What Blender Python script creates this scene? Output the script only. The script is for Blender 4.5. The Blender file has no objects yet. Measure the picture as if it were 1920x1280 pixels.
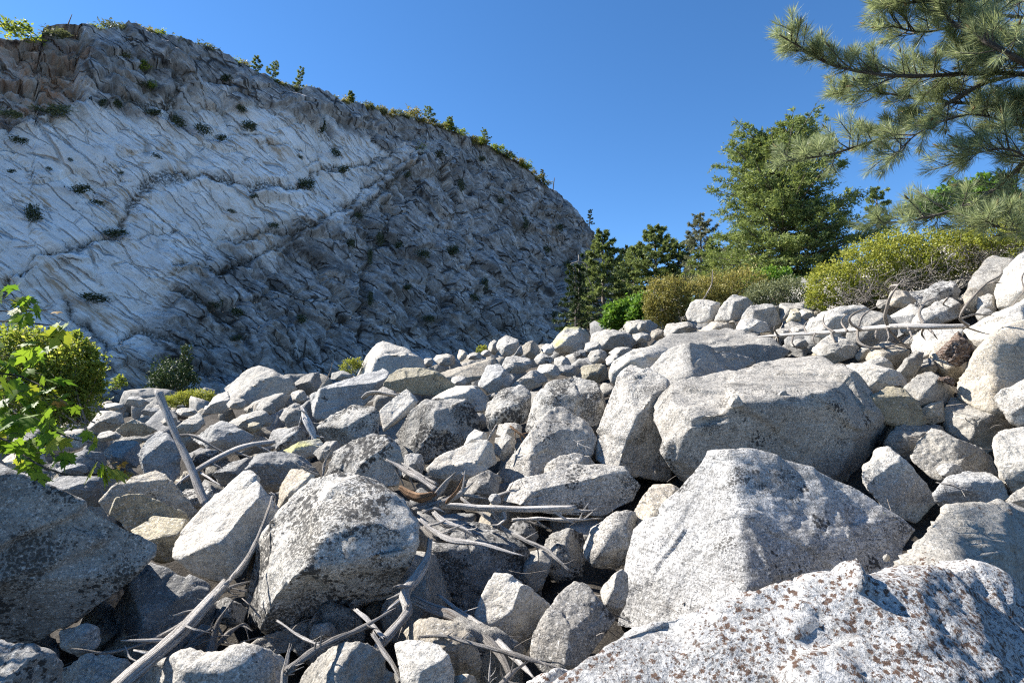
import bpy, bmesh, math, random
import numpy as np
from mathutils import Vector
R = math.radians
rng = np.random.default_rng(7)
random.seed(7)
scene = bpy.context.scene
COL = scene.collection

# ------------------------------------------------------------------ camera, sky, sun, exposure
FPX, PITCH = 1048.0, R(5.0)                       # focal length in photo pixels (1920 wide), upward tilt
cam_d = bpy.data.cameras.new("camera")
cam_d.sensor_width = 36.0
cam_d.lens = 36.0 * FPX / 1920.0
cam_d.clip_start = 0.05
cam_d.clip_end = 6000.0
cam = bpy.data.objects.new("camera", cam_d)
COL.objects.link(cam)
cam.location = (0, 0, 0)
cam.rotation_euler = (R(90) + PITCH, 0, 0)
scene.camera = cam

SUN_AZ, SUN_EL = R(73.0), R(42.0)                 # azimuth measured to the left of the view direction
SUN = np.array([-math.sin(SUN_AZ) * math.cos(SUN_EL), math.cos(SUN_AZ) * math.cos(SUN_EL), math.sin(SUN_EL)])
world = bpy.data.worlds.new("World")
scene.world = world
world.use_nodes = True
wn = world.node_tree.nodes
wl = world.node_tree.links
wn.clear()
w_out = wn.new("ShaderNodeOutputWorld")
w_bg = wn.new("ShaderNodeBackground")
w_sky = wn.new("ShaderNodeTexSky")
w_sky.sky_type = 'NISHITA'
w_sky.sun_disc = False
w_sky.sun_elevation = SUN_EL
w_sky.sun_rotation = -SUN_AZ
w_sky.altitude = 2500.0
w_sky.air_density = 1.0
w_sky.dust_density = 0.2
w_sky.ozone_density = 3.0
w_bg.inputs["Strength"].default_value = 0.085
w_hs = wn.new("ShaderNodeHueSaturation")
w_hs.inputs["Saturation"].default_value = 1.2
wl.new(w_sky.outputs[0], w_hs.inputs["Color"])
wl.new(w_hs.outputs[0], w_bg.inputs[0])
wl.new(w_bg.outputs[0], w_out.inputs[0])

sun_d = bpy.data.lights.new("sun", 'SUN')
sun_d.energy = 5.0
sun_d.angle = R(0.53)
sun_d.color = (1.0, 0.95, 0.88)
sun_o = bpy.data.objects.new("sun", sun_d)
COL.objects.link(sun_o)
sun_o.rotation_euler = Vector(SUN).to_track_quat('Z', 'Y').to_euler()

scene.view_settings.view_transform = 'Standard'
scene.view_settings.look = 'None'
scene.view_settings.gamma = 1.0
scene.view_settings.exposure = 1.5
scene.view_settings.use_curve_mapping = False
scene.cycles.max_bounces = 6
scene.cycles.diffuse_bounces = 4
scene.cycles.transmission_bounces = 3
scene.cycles.glossy_bounces = 2
scene.cycles.use_denoising = False
scene.cycles.sample_clamp_indirect = 4.0
scene.cycles.pixel_filter_type = 'BLACKMAN_HARRIS'
scene.cycles.filter_width = 1.2

# ------------------------------------------------------------------ helpers
CP, SP = math.cos(PITCH), math.sin(PITCH)
FWD = np.array([0, CP, SP]); UPV = np.array([0, -SP, CP]); RGT = np.array([1.0, 0, 0])

def ray(px, py):
    return FWD + (px - 960.0) / FPX * RGT + (640.0 - py) / FPX * UPV

def at(px, py, D):
    return ray(px, py) * D

def project(P):
    P = np.asarray(P, float)
    d = P @ FWD
    return np.stack([960 + FPX * (P @ RGT) / d, 640 - FPX * (P @ UPV) / d, d], -1)

def smooth(a, b, x):
    t = np.clip((x - a) / (b - a), 0, 1)
    return t * t * (3 - 2 * t)

def _h(ix, iy, iz, seed):
    s = (int(seed) * 83492791 + 12345) & 0xFFFFFFFF
    h = (ix.astype(np.int64) * 73856093) ^ (iy.astype(np.int64) * 19349663) ^ (iz.astype(np.int64) * 83492791) ^ s
    h &= 0xFFFFFFFF
    h = ((h ^ (h >> 15)) * 0x2c1b3c6d) & 0xFFFFFFFF
    h = ((h ^ (h >> 12)) * 0x297a2d39) & 0xFFFFFFFF
    return h ^ (h >> 15)

_G = np.array([[1,1,0],[-1,1,0],[1,-1,0],[-1,-1,0],[1,0,1],[-1,0,1],[1,0,-1],[-1,0,-1],
               [0,1,1],[0,-1,1],[0,1,-1],[0,-1,-1],[1,1,0],[-1,1,0],[0,-1,1],[0,-1,-1]], float)

def perlin(p, seed=0):
    i = np.floor(p); f = p - i
    u = f * f * f * (f * (f * 6 - 15) + 10)
    i = i.astype(np.int64)
    r = 0.0
    for dx in (0, 1):
        wx = u[:, 0] if dx else 1 - u[:, 0]
        for dy in (0, 1):
            wy = u[:, 1] if dy else 1 - u[:, 1]
            for dz in (0, 1):
                wz = u[:, 2] if dz else 1 - u[:, 2]
                g = _G[_h(i[:, 0] + dx, i[:, 1] + dy, i[:, 2] + dz, seed) & 15]
                r = r + wx * wy * wz * (g[:, 0] * (f[:, 0] - dx) + g[:, 1] * (f[:, 1] - dy) + g[:, 2] * (f[:, 2] - dz))
    return r

def fbm(p, seed=0, oct=4, gain=0.5, ridged=False):
    a, r = 1.0, 0.0
    for k in range(oct):
        n = perlin(p, seed + k * 17)
        r = r + a * ((0.35 - np.abs(n)) if ridged else n)
        p = p * 2.03 + 11.3
        a *= gain
    return r

def mesh_np(name, V, F, smooth_shade=True, mat=None):
    """V (n,3) array; F (m,3) or (m,4) int array, or list of those"""
    me = bpy.data.meshes.new(name)
    Fs = F if isinstance(F, list) else [F]
    nv = len(V)
    loops = np.concatenate([np.asarray(f).ravel() for f in Fs]).astype(np.int32)
    sizes = np.concatenate([np.full(len(f), np.asarray(f).shape[1]) for f in Fs]).astype(np.int32)
    me.vertices.add(nv)
    me.vertices.foreach_set("co", np.asarray(V, np.float32).ravel())
    me.loops.add(len(loops))
    me.loops.foreach_set("vertex_index", loops)
    me.polygons.add(len(sizes))
    me.polygons.foreach_set("loop_start", np.concatenate([[0], np.cumsum(sizes)[:-1]]).astype(np.int32))
    if smooth_shade:
        me.polygons.foreach_set("use_smooth", np.ones(len(sizes), bool))
    me.update(calc_edges=True)
    if mat is not None:
        me.materials.append(mat)
    return me

def link(name, me, parent=None, loc=None):
    o = bpy.data.objects.new(name, me)
    COL.objects.link(o)
    if loc is not None:
        o.location = tuple(float(v) for v in loc)
    if parent is not None:
        o.parent = parent
    return o

def tag(o, label=None, cat=None, group=None, kind=None):
    if label: o["label"] = label
    if cat: o["category"] = cat
    if group: o["group"] = group
    if kind: o["kind"] = kind
    return o

def empty(name, loc, label=None, cat=None, group=None):
    return tag(link(name, None, loc=loc), label, cat, group)

# ------------------------------------------------------------------ materials
def new_mat(name):
    m = bpy.data.materials.new(name)
    m.use_nodes = True
    nt = m.node_tree
    nt.nodes.clear()
    out = nt.nodes.new("ShaderNodeOutputMaterial")
    return m, nt, out

class NB:
    """small node builder"""
    def __init__(self, nt): self.nt = nt
    def n(self, typ, **kw):
        nd = self.nt.nodes.new(typ)
        for k, v in kw.items():
            if k in ("inp",):
                for kk, vv in v.items():
                    if isinstance(vv, bpy.types.NodeSocket): self.nt.links.new(vv, nd.inputs[kk])
                    else: nd.inputs[kk].default_value = vv
            else: setattr(nd, k, v)
        return nd
    def noise(self, vec, scale, detail=4, rough=0.55, dist=0.0):
        return self.n("ShaderNodeTexNoise", inp={"Vector": vec, "Scale": scale, "Detail": detail, "Roughness": rough, "Distortion": dist}).outputs["Fac"]
    def voro(self, vec, scale, feature='F1', rand=1.0):
        nd = self.n("ShaderNodeTexVoronoi", feature=feature, inp={"Vector": vec, "Scale": scale, "Randomness": rand})
        return nd.outputs["Distance"]
    def ramp(self, fac, a, b, lo=0.0, hi=1.0):
        return self.n("ShaderNodeMapRange", interpolation_type='SMOOTHSTEP', inp={"Value": fac, "From Min": a, "From Max": b, "To Min": lo, "To Max": hi}).outputs[0]
    def math(self, op, a, b=0.0, c=0.0):
        return self.n("ShaderNodeMath", operation=op, inp={0: a, 1: b, 2: c}).outputs[0]
    def mix(self, fac, a, b, blend='MIX'):
        nd = self.n("ShaderNodeMix", data_type='RGBA', blend_type=blend, inp={0: fac})
        for k, v in ((6, a), (7, b)):
            if isinstance(v, bpy.types.NodeSocket): self.nt.links.new(v, nd.inputs[k])
            else: nd.inputs[k].default_value = (*v, 1.0) if len(v) == 3 else v
        return nd.outputs[2]
    def bump(self, h, strength, dist, normal=None):
        nd = self.n("ShaderNodeBump", inp={"Height": h, "Strength": strength, "Distance": dist})
        if normal is not None: self.nt.links.new(normal, nd.inputs["Normal"])
        return nd.outputs[0]

def rock_mat(name, light, dark, black=0.0, bsize=22.0, brown=0.0, yellow=0.0, warm=0.25, speck=0.35, foli=0.0, moss=0.0, orange=0.0):
    m, nt, out = new_mat(name)
    b = NB(nt)
    tc = b.n("ShaderNodeTexCoord").outputs["Object"]
    oi = b.n("ShaderNodeObjectInfo")
    off = b.n("ShaderNodeVectorMath", operation='SCALE', inp={0: (37.0, 91.0, 53.0)})
    nt.links.new(oi.outputs["Random"], off.inputs["Scale"])
    vec = b.n("ShaderNodeVectorMath", operation='ADD', inp={0: tc, 1: off.outputs[0]}).outputs[0]
    # broad tone
    big = b.noise(vec, 1.6, 5, 0.6, 0.6)
    col = b.mix(b.ramp(big, 0.38, 0.62), dark, light)
    dirt = b.noise(vec, 5.5, 8, 0.72, 0.5)
    col = b.mix(b.ramp(dirt, 0.50, 0.68, 0, 0.30 + 0.5 * speck), col, tuple(0.48 * x for x in dark))
    # warm stains and cool patches, part of the stone
    st = b.noise(vec, 2.7, 6, 0.62, 1.0)
    col = b.mix(b.ramp(st, 0.52, 0.75, 0, warm), col, (0.42, 0.33, 0.22))
    # foliation streaks
    mp = b.n("ShaderNodeMapping", inp={"Vector": vec, "Rotation": (0.5, 0.7, 0.3), "Scale": (1.6, 1.6, 16.0)}).outputs[0]
    sk = b.noise(mp, 2.0, 6, 0.65, 0.9)
    col = b.mix(b.ramp(sk, 0.51, 0.64, 0, 0.30 + foli), col, (0.16, 0.155, 0.145))
    # salt-and-pepper grain
    g0 = b.noise(vec, 11.0, 6, 0.75)
    col = b.mix(b.ramp(g0, 0.52, 0.64, 0, 0.25 + 0.6 * speck), col, tuple(0.42 * x for x in light))
    g2 = b.noise(vec, 27.0, 6, 0.75)
    col = b.mix(b.ramp(g2, 0.515, 0.60, 0, 0.25 + 0.75 * speck), col, (0.14, 0.135, 0.125))
    gr = b.noise(vec, 75.0, 3, 0.7)
    col = b.mix(b.ramp(gr, 0.53, 0.61, 0, 0.2 + 0.9 * speck), col, (0.06, 0.06, 0.06))
    g3 = b.noise(vec, 48.0, 4, 0.7)
    col = b.mix(b.ramp(g3, 0.555, 0.63, 0, 0.55), col, (0.74, 0.72, 0.68))
    bmp_extra = None
    def spots(col, scale, amount, colour, mscale, seed, lo, hi, tmax=0.62):
        v2 = b.n("ShaderNodeVectorMath", operation='ADD', inp={0: vec, 1: (seed * 3.1, seed * 7.7, seed)}).outputs[0]
        wob = b.n("ShaderNodeTexNoise", inp={"Vector": v2, "Scale": scale * 2.6, "Detail": 4.0, "Roughness": 0.7})
        v3 = b.n("ShaderNodeVectorMath", operation='MULTIPLY_ADD', inp={0: wob.outputs["Color"], 1: (1.5 / scale,) * 3, 2: v2}).outputs[0]
        d = b.voro(v3, scale)
        msk = b.noise(v2, mscale, 4, 0.6)
        thr = b.ramp(msk, lo, hi, 0.0, tmax)
        f = b.math('SUBTRACT', thr, d)
        f = b.ramp(f, 0.0, 0.07, 0, amount)
        return b.mix(f, col, colour), f
    if black > 0:
        col, f = spots(col, bsize, 0.92, (0.032, 0.031, 0.03), 2.2, 1.0, 0.64 - 0.26 * black, 0.84 - 0.26 * black)
        col, f2 = spots(col, bsize * 2.3, 0.85, (0.05, 0.047, 0.042), 3.0, 5.0, 0.62 - 0.26 * black, 0.82 - 0.26 * black)
    if brown > 0:
        col, f = spots(col, 30.0, 0.95, (0.095, 0.052, 0.032), 2.6, 2.0, 0.56 - 0.30 * brown, 0.84 - 0.30 * brown, 0.40)
        col, f2 = spots(col, 62.0, 0.9, (0.075, 0.045, 0.03), 2.0, 9.0, 0.58 - 0.30 * brown, 0.84 - 0.30 * brown, 0.40)
        col, f3 = spots(col, 24.0, 0.95, (0.035, 0.033, 0.03), 1.7, 13.0, 0.62, 0.92)
    if yellow > 0:
        col, f = spots(col, 20.0, 0.8, (0.42, 0.40, 0.12), 1.8, 3.0, 0.72 - 0.25 * yellow, 1.1 - 0.25 * yellow)
    if orange > 0:
        col, f = spots(col, 26.0, 0.95, (0.62, 0.15, 0.02), 1.9, 21.0, 0.62, 0.9)
    if moss > 0:
        ms = b.noise(vec, 1.2, 5, 0.6)
        geo = b.n("ShaderNodeNewGeometry").outputs["Normal"]
        sx = b.n("ShaderNodeSeparateXYZ", inp={0: geo}).outputs[2]
        f = b.math('MULTIPLY', b.ramp(ms, 0.38, 0.6), b.ramp(sx, 0.1, 0.6, 0, moss))
        col = b.mix(f, col, (0.30, 0.29, 0.11))
    # slight tint per boulder
    hv = b.n("ShaderNodeHueSaturation", inp={"Color": col})
    nt.links.new(b.ramp(oi.outputs["Random"], 0, 1, 0.72, 1.14), hv.inputs["Value"])
    bs = b.n("ShaderNodeBsdfPrincipled", inp={"Base Color": hv.outputs[0], "Roughness": 0.88})
    bs.inputs["Specular IOR Level"].default_value = 0.25
    h1 = b.noise(vec, 7.0, 9, 0.68, 0.3)
    h2 = b.noise(vec, 70.0, 4, 0.7)
    pit = b.ramp(b.voro(vec, 16.0), 0.0, 0.35)
    nrm = b.bump(h1, 0.9, 0.06)
    nrm = b.bump(sk, 0.35 + foli, 0.03, nrm)
    nrm = b.bump(pit, 0.25, 0.012, nrm)
    nrm = b.bump(h2, 0.55, 0.006, nrm)
    nt.links.new(nrm, bs.inputs["Normal"])
    nt.links.new(bs.outputs[0], out.inputs[0])
    return m

M = {}
M["pale"]   = rock_mat("rock_pale", (0.530, 0.495, 0.432), (0.392, 0.369, 0.326), black=0.08, speck=0.22, warm=0.35)
M["grey"]   = rock_mat("rock_grey", (0.445, 0.419, 0.372), (0.307, 0.293, 0.265), black=0.35, speck=0.40, warm=0.25)
M["speck"]  = rock_mat("rock_speckled", (0.488, 0.460, 0.409), (0.329, 0.313, 0.279), black=0.85, bsize=24, speck=0.45, warm=0.2)
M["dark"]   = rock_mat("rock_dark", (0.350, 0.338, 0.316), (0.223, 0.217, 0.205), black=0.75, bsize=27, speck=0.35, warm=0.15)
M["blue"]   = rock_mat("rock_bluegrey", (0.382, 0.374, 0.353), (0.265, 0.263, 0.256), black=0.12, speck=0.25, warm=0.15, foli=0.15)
M["warm"]   = rock_mat("rock_warm", (0.530, 0.470, 0.372), (0.382, 0.338, 0.270), black=0.15, speck=0.3, warm=0.6)
M["tan"]    = rock_mat("rock_tan", (0.445, 0.389, 0.270), (0.318, 0.283, 0.195), black=0.3, speck=0.35, warm=0.6)
M["brown"]  = rock_mat("rock_brown_lichen", (0.53, 0.525, 0.51), (0.40, 0.395, 0.385), brown=0.95, yellow=0.2, speck=0.36, warm=0.08)
M["brown2"] = rock_mat("rock_brown_lichen_orange", (0.551, 0.515, 0.446), (0.403, 0.379, 0.335), brown=0.45, yellow=0.35, speck=0.3, warm=0.15, orange=1.0)
M["ridge"]  = rock_mat("rock_ridge", (0.46, 0.45, 0.43), (0.29, 0.285, 0.275), black=0.45, bsize=26, brown=0.2, yellow=0.6, speck=0.6, warm=0.25, foli=0.25)
M["granite"]= rock_mat("rock_granite", (0.466, 0.434, 0.381), (0.329, 0.308, 0.274), black=0.5, bsize=30, speck=0.6, yellow=0.12, warm=0.2)
M["moss"]   = rock_mat("rock_mossy", (0.466, 0.434, 0.372), (0.329, 0.303, 0.260), black=0.2, speck=0.3, moss=0.9)

# ------------------------------------------------------------------ ground (talus slope)
def gz(x, y):
    x = np.asarray(x, float); y = np.asarray(y, float)
    p = np.interp(y, [-50, 0, 3, 5, 9, 15, 28, 45, 70, 120], [-2.2, -1.75, -1.65, -1.45, -1.1, -0.1, 1.9, 3.2, 3.0, 1.0])
    br = np.interp(y, [4, 7, 10, 25, 60, 120], [0.0, 0.2, 0.29, 0.22, 0.2, 0.1])
    bl = np.interp(y, [6, 12, 25, 50], [0.0, 0.08, 0.13, 0.12])
    xr = np.minimum(np.maximum(x, 0), 60); xl = np.maximum(np.minimum(x, 0), -40)
    z = p + br * xr + bl * xl
    z = z - smooth(22, 42, y) * smooth(6, -8, x) * 3.0
    return z

def poly_in(P, poly):
    x, y = P[:, 0], P[:, 1]
    ins = np.zeros(len(P), bool)
    n = len(poly)
    for i in range(n):
        x0, y0 = poly[i][:2]; x1, y1 = poly[(i + 1) % n][:2]
        if y0 == y1: continue
        c = ((y0 > y) != (y1 > y)) & (x < (x1 - x0) * (y - y0) / (y1 - y0) + x0)
        ins ^= c
    return ins

def build_ground():
    rs = np.concatenate([np.linspace(0, 40, 110), np.geomspace(41, 2500, 40)])
    th = np.linspace(-math.pi, math.pi, 181)
    A, B = np.meshgrid(th, rs)
    X = B * np.sin(A); Y = B * np.cos(A)
    Z = gz(X, Y)
    rr = np.clip((B - 150) / 2000, 0, 1)
    Z = Z * (1 - rr) - 0.28 - 0.12 * (B < 12)
    P = np.stack([X.ravel(), Y.ravel(), Z.ravel()], -1)
    near = smooth(60, 30, B.ravel())
    P[:, 2] += near * 0.25 * fbm(P * 0.9, 3, 4)
    nr, nc = X.shape
    idx = np.arange(nr * nc).reshape(nr, nc)
    F = np.stack([idx[:-1, :-1], idx[1:, :-1], idx[1:, 1:], idx[:-1, 1:]], -1).reshape(-1, 4)[:, ::-1]
    m, nt, out = new_mat("dark_soil_gravel")
    b = NB(nt)
    vec = b.n("ShaderNodeTexCoord").outputs["Object"]
    c = b.mix(b.ramp(b.noise(vec, 3.0, 8, 0.7), 0.35, 0.65), (0.035, 0.028, 0.02), (0.085, 0.07, 0.052))
    c = b.mix(b.ramp(b.voro(vec, 34.0), 0.28, 0.12, 0, 0.8), c, (0.20, 0.185, 0.165))
    bs = b.n("ShaderNodeBsdfPrincipled", inp={"Base Color": c, "Roughness": 0.95})
    nt.links.new(b.bump(b.noise(vec, 9.0, 8, 0.75), 1.0, 0.15, b.bump(b.voro(vec, 34.0), 0.8, 0.03)), bs.inputs["Normal"])
    nt.links.new(bs.outputs[0], out.inputs[0])
    tag(link("ground", mesh_np("ground", P, F, mat=m)), kind="structure", label="soil and gravel under the boulder field")
build_ground()

# ------------------------------------------------------------------ cliff
Q0 = np.array([-90.0, 95.0, 0.0])
CU = np.array([0.722, 0.692, 0.0]); CNH = np.array([0.692, -0.722, 0.0])
TILT = R(13)
CW = np.array([0, 0, 1.0]) * math.cos(TILT) - CNH * math.sin(TILT)
CN = CNH * math.cos(TILT) + np.array([0, 0, 1.0]) * math.sin(TILT)

def cliff_sh(px, py):
    r = ray(px, py)
    P = r * ((Q0 @ CN) / (r @ CN))
    return float((P - Q0) @ CU), float((P - Q0) @ CW)

SKY = [(-420, 90), (-200, 70), (-60, 50), (0, 72), (40, 76), (75, 70), (82, 50), (120, 44), (140, 46), (170, 48), (200, 62), (235, 52), (262, 62),
       (300, 70), (340, 82), (400, 98), (440, 118), (470, 140), (520, 158), (560, 170), (600, 178), (650, 195), (700, 205), (750, 218), (800, 228),
       (845, 243), (880, 256), (920, 272), (950, 290), (980, 305), (1000, 325), (1022, 346), (1045, 360), (1062, 375), (1085, 398), (1102, 420),
       (1112, 440), (1117, 470), (1135, 480), (1160, 500), (1190, 540), (1240, 590)]
SKS = np.array([cliff_sh(*p) for p in SKY])

def seg_dist(P, line):
    d = np.full(len(P), 1e9)
    L = np.asarray(line, float)
    for a, c in zip(L[:-1], L[1:]):
        v = c - a
        t = np.clip(((P - a) @ v) / (v @ v), 0, 1)
        d = np.minimum(d, np.linalg.norm(P - (a + t[:, None] * v), axis=1))
    return d

def worley2(x, y, seed):
    ix = np.floor(x).astype(np.int64); iy = np.floor(y).astype(np.int64)
    best = np.full(len(x), 1e9); sec = np.full(len(x), 1e9)
    bx = np.zeros(len(x)); by = np.zeros(len(x)); bh = np.zeros(len(x), np.int64)
    zz = np.zeros(len(x), np.int64)
    for dx in (-1, 0, 1):
        for dy in (-1, 0, 1):
            h = _h(ix + dx, iy + dy, zz, seed)
            cx = ix + dx + (h & 1023) / 1023.0; cy = iy + dy + ((h >> 10) & 1023) / 1023.0
            d = (cx - x) ** 2 + (cy - y) ** 2
            m = d < best
            sec = np.where(m, best, np.minimum(sec, d))
            best = np.where(m, d, best)
            bx = np.where(m, x - cx, bx); by = np.where(m, y - cy, by); bh = np.where(m, h, bh)
    r1 = ((bh >> 3) & 255) / 127.5 - 1; r2 = ((bh >> 11) & 255) / 127.5 - 1; r3 = ((bh >> 19) & 255) / 127.5 - 1
    return bx, by, r1, r2, r3, np.sqrt(sec) - np.sqrt(best)

CRACKS = [   # polyline in photo pixels, half width m, depth m (positive cuts in)
    ([(180, 458), (205, 440), (232, 415), (250, 385), (268, 352), (300, 335), (340, 326), (400, 332), (470, 350), (530, 352), (572, 350)], 1.7, 2.6),
    ([(0, 545), (50, 505), (100, 480), (180, 458)], 0.9, 1.8),
    ([(782, 300), (740, 335), (700, 372), (655, 408)], 1.4, 2.8),
    ([(768, 290), (720, 325), (680, 362), (640, 398), (585, 425), (520, 462), (455, 492), (390, 520)], 0.6, 1.2),
    ([(655, 408), (690, 425), (715, 445), (700, 480), (688, 520), (682, 570), (684, 640)], 1.4, 3.0),
    ([(735, 350), (722, 385), (716, 440)], 0.8, 1.6),
    ([(160, 150), (200, 175), (250, 190), (310, 197), (330, 185), (345, 160)], 0.8, 1.8),
    ([(325, 150), (330, 185), (322, 215), (350, 235)], 1.0, 2.2),
    ([(330, 500), (420, 505), (500, 470)], 0.7, 1.4),
    ([(500, 520), (560, 545), (620, 560), (660, 600)], 0.7, 1.5),
    ([(210, 640), (270, 620), (330, 640), (400, 650)], 0.8, 2.0),
    ([(480, 560), (520, 610), (560, 660)], 0.7, 1.6),
    ([(800, 530), (850, 570), (900, 590), (950, 620)], 0.9, 1.8),
    ([(880, 470), (900, 530), (890, 600)], 0.7, 1.5),
    ([(960, 420), (990, 480), (1010, 540), (1040, 600)], 1.0, 1.8),
    ([(820, 330), (870, 400), (900, 460)], 0.9, 1.4),
    ([(430, 440), (520, 430), (600, 425)], 0.6, 1.2),
    ([(120, 560), (150, 600), (200, 640), (215, 700)], 0.8, 1.8),
    ([(330, 545), (380, 580), (440, 610), (470, 650)], 0.8, 1.6),
    ([(560, 350), (600, 320), (660, 310), (740, 290)], 0.7, 1.3),
    ([(450, 245), (520, 275), (600, 300), (650, 330)], 0.5, 0.8),
    ([(255, 455), (310, 430), (370, 440)], 0.4, 0.7), ([(40, 330), (120, 345), (170, 400)], 0.25, 0.4),
    ([(200, 300), (225, 330), (250, 345)], 0.25, 0.4), ([(500, 640), (540, 660), (600, 670)], 0.6, 1.3),
]
WHITE = [(-300, 240), (0, 232), (160, 200), (330, 215), (345, 190), (560, 222), (640, 250), (770, 285), (700, 350), (640, 400), (560, 430), (430, 470),
         (360, 505), (250, 560), (150, 590), (130, 640), (-300, 640)]
WHITE2 = [(170, 640), (210, 560), (330, 545), (300, 610), (220, 720)]
BUTT = [(-420, 0), (150, 0), (152, 60), (146, 150), (160, 192), (70, 222), (0, 236), (-420, 260)]
RUST = [(40, 100), (150, 75), (140, 150), (120, 190), (40, 170)]

def build_cliff():
    NS, NH, NBK = 540, 330, 24
    s = np.linspace(-50, 228, NS)
    o = np.argsort(SKS[:, 0])
    H = np.interp(s, SKS[o, 0], SKS[o, 1])
    H = H + 0.9 * perlin(np.stack([s * 0.55, s * 0, s * 0], -1), 5) + 0.5 * perlin(np.stack([s * 1.3, s * 0, s * 0 + 3], -1), 6)
    H = np.maximum(H, 1.0)
    t = np.linspace(0, 1, NH)
    S, T = np.meshgrid(s, t)
    Hh = -9 + (H[None, :] + 9) * T
    back = np.zeros_like(Hh)
    # plateau rows behind the edge
    kb = np.linspace(0.02, 1, NBK) ** 1.6
    S2 = np.repeat(s[None, :], NBK, 0)
    H2 = np.repeat(H[None, :], NBK, 0) - kb[:, None] * 6.0
    B2 = kb[:, None] * 40.0 + 0 * S2
    S = np.concatenate([S, S2]); Hh = np.concatenate([Hh, H2]); back = np.concatenate([back, B2])
    shp = S.shape
    S = S.ravel(); Hh = Hh.ravel(); back = back.ravel()
    front = (back == 0)
    P0 = Q0 + S[:, None] * CU + Hh[:, None] * CW - back[:, None] * CNH
    pix = project(P0)[:, :2]
    SH = np.stack([S, Hh], -1)
    n3 = np.stack([S * 0.05, Hh * 0.05, 0 * S], -1)
    jx = 42 * fbm(n3 * 2.2, 21, 4); jy = 42 * fbm(n3 * 2.2, 41, 4)
    def region(polys, k=7):
        acc = 0
        for q in range(k):
            e = 8 * (q - (k - 1) / 2)
            PP = pix + np.stack([jx + e, jy + e], -1)
            m = np.zeros(len(S), bool)
            for po in polys: m |= poly_in(PP, po)
            acc = acc + m.astype(float)
        return acc / k
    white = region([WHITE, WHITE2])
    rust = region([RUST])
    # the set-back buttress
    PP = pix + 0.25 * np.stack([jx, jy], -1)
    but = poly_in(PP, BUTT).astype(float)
    # foliation frame: sheets dip to the right
    ang = R(-38)
    a = S * math.cos(ang) + Hh * math.sin(ang); c = -S * math.sin(ang) + Hh * math.cos(ang)
    wa = 0.8 * fbm(n3 * 3, 8, 3); a = a + wa; c = c + 0.6 * fbm(n3 * 3, 9, 3)
    disp = 3.2 * fbm(n3 * 0.9, 11, 4)
    amp = 0.30 + 0.75 * (1 - white)
    for sx, sy, am, sd in ((30, 10.0, 2.6, 1), (12, 4.2, 1.0, 2), (4.5, 1.5, 0.30, 3)):
        bx, by, r1, r2, r3, f = worley2(a / sx, c / sy, sd)
        disp = disp + amp * am * (r3 * 0.5 + bx * r1 * 1.0 + by * (r2 * 0.9 + 0.4))
        disp = disp - amp * am * 0.45 * np.exp(-(f / 0.06) ** 2)
    # blocky joints, mostly in the grey rock
    for sx, sy, am, sd in ((17, 20, 2.8, 31), (7.0, 6.0, 1.1, 32), (2.6, 2.1, 0.30, 33)):
        q1 = S / sx + 0.35 * perlin(n3 * 2.5, sd + 60); q2 = Hh / sy + 0.35 * perlin(n3 * 2.5, sd + 80)
        bx, by, r1, r2, r3, f = worley2(q1, q2, sd)
        disp = disp + (1 - 0.75 * white) * am * (r3 * 0.6 + bx * r1 + by * r2)
        disp = disp - (1 - 0.6 * white) * am * 0.5 * np.exp(-(f / 0.05) ** 2)
    disp = disp + 0.16 * fbm(np.stack([a * 0.35, c * 1.4, 0 * a], -1), 71, 5, 0.6)
    tp = np.repeat(H[None, :], shp[0], 0).ravel() - Hh
    disp = disp * (0.45 + 0.55 * smooth(0, 9, tp))
    # mapped fractures and ledges
    jit = np.stack([fbm(n3 * 5, 91, 4), fbm(n3 * 5, 92, 4)], -1) * 1.6
    crk = np.zeros(len(S))
    for line, hw, dep in CRACKS:
        L = [cliff_sh(*p) for p in line]
        d = seg_dist(SH + jit, L)
        hw = hw * (0.25 + 1.5 * np.clip(0.5 + 0.9 * perlin(np.stack([S * 0.16, Hh * 0.16, 0 * S + dep * 7], -1), 55), 0, 1))
        g = np.exp(-(d / hw) ** 2)
        disp = disp - dep * g
        # shelf below the fracture sticks out a little
        d2 = seg_dist(SH + jit + np.array([0.6, 1.6]), L)
        disp = disp + 0.55 * dep * np.exp(-(d2 / (hw * 1.4)) ** 2)
        crk = np.maximum(crk, g)
    # the light dike slab between two fractures
    L = [cliff_sh(*p) for p in [(776, 296), (700, 366), (650, 404)]]
    disp = disp + 1.5 * np.exp(-(seg_dist(SH + 0.3 * jit, L) / 0.8) ** 4)
    # upper wall leans out over the white wall, buttress set back behind its ledge
    up = poly_in(PP, [(160, 192), (330, 200), (560, 205), (700, 235), (820, 240), (560, 100), (150, -40)]).astype(float)
    disp = disp + 1.1 * up - 3.5 * but * front
    bx, by, r1, r2, r3, f = worley2((S + 0.5 * Hh) / 5.0, (Hh - 0.6 * S) / 3.4, 51)
    disp = disp + but * front * (2.2 * (r3 * 0.6 + bx * r1 + by * r2) - 1.1 * np.exp(-(f / 0.07) ** 2))
    P = P0 + (disp * np.where(front, 1, 0.25))[:, None] * CN
    P[:, 2] += np.where(front, 0, 1) * (0.8 * fbm(P * 0.3, 77, 4) * np.minimum(back, 4))
    nr, nc = shp
    idx = np.arange(nr * nc).reshape(nr, nc)
    F = np.stack([idx[:-1, :-1], idx[:-1, 1:], idx[1:, 1:], idx[1:, :-1]], -1).reshape(-1, 4)

    m, nt, out = new_mat("cliff_rock")
    b = NB(nt)
    at_ = b.n("ShaderNodeAttribute", attribute_name="zone")
    sep = b.n("ShaderNodeSeparateColor", inp={0: at_.outputs["Color"]})
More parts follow.
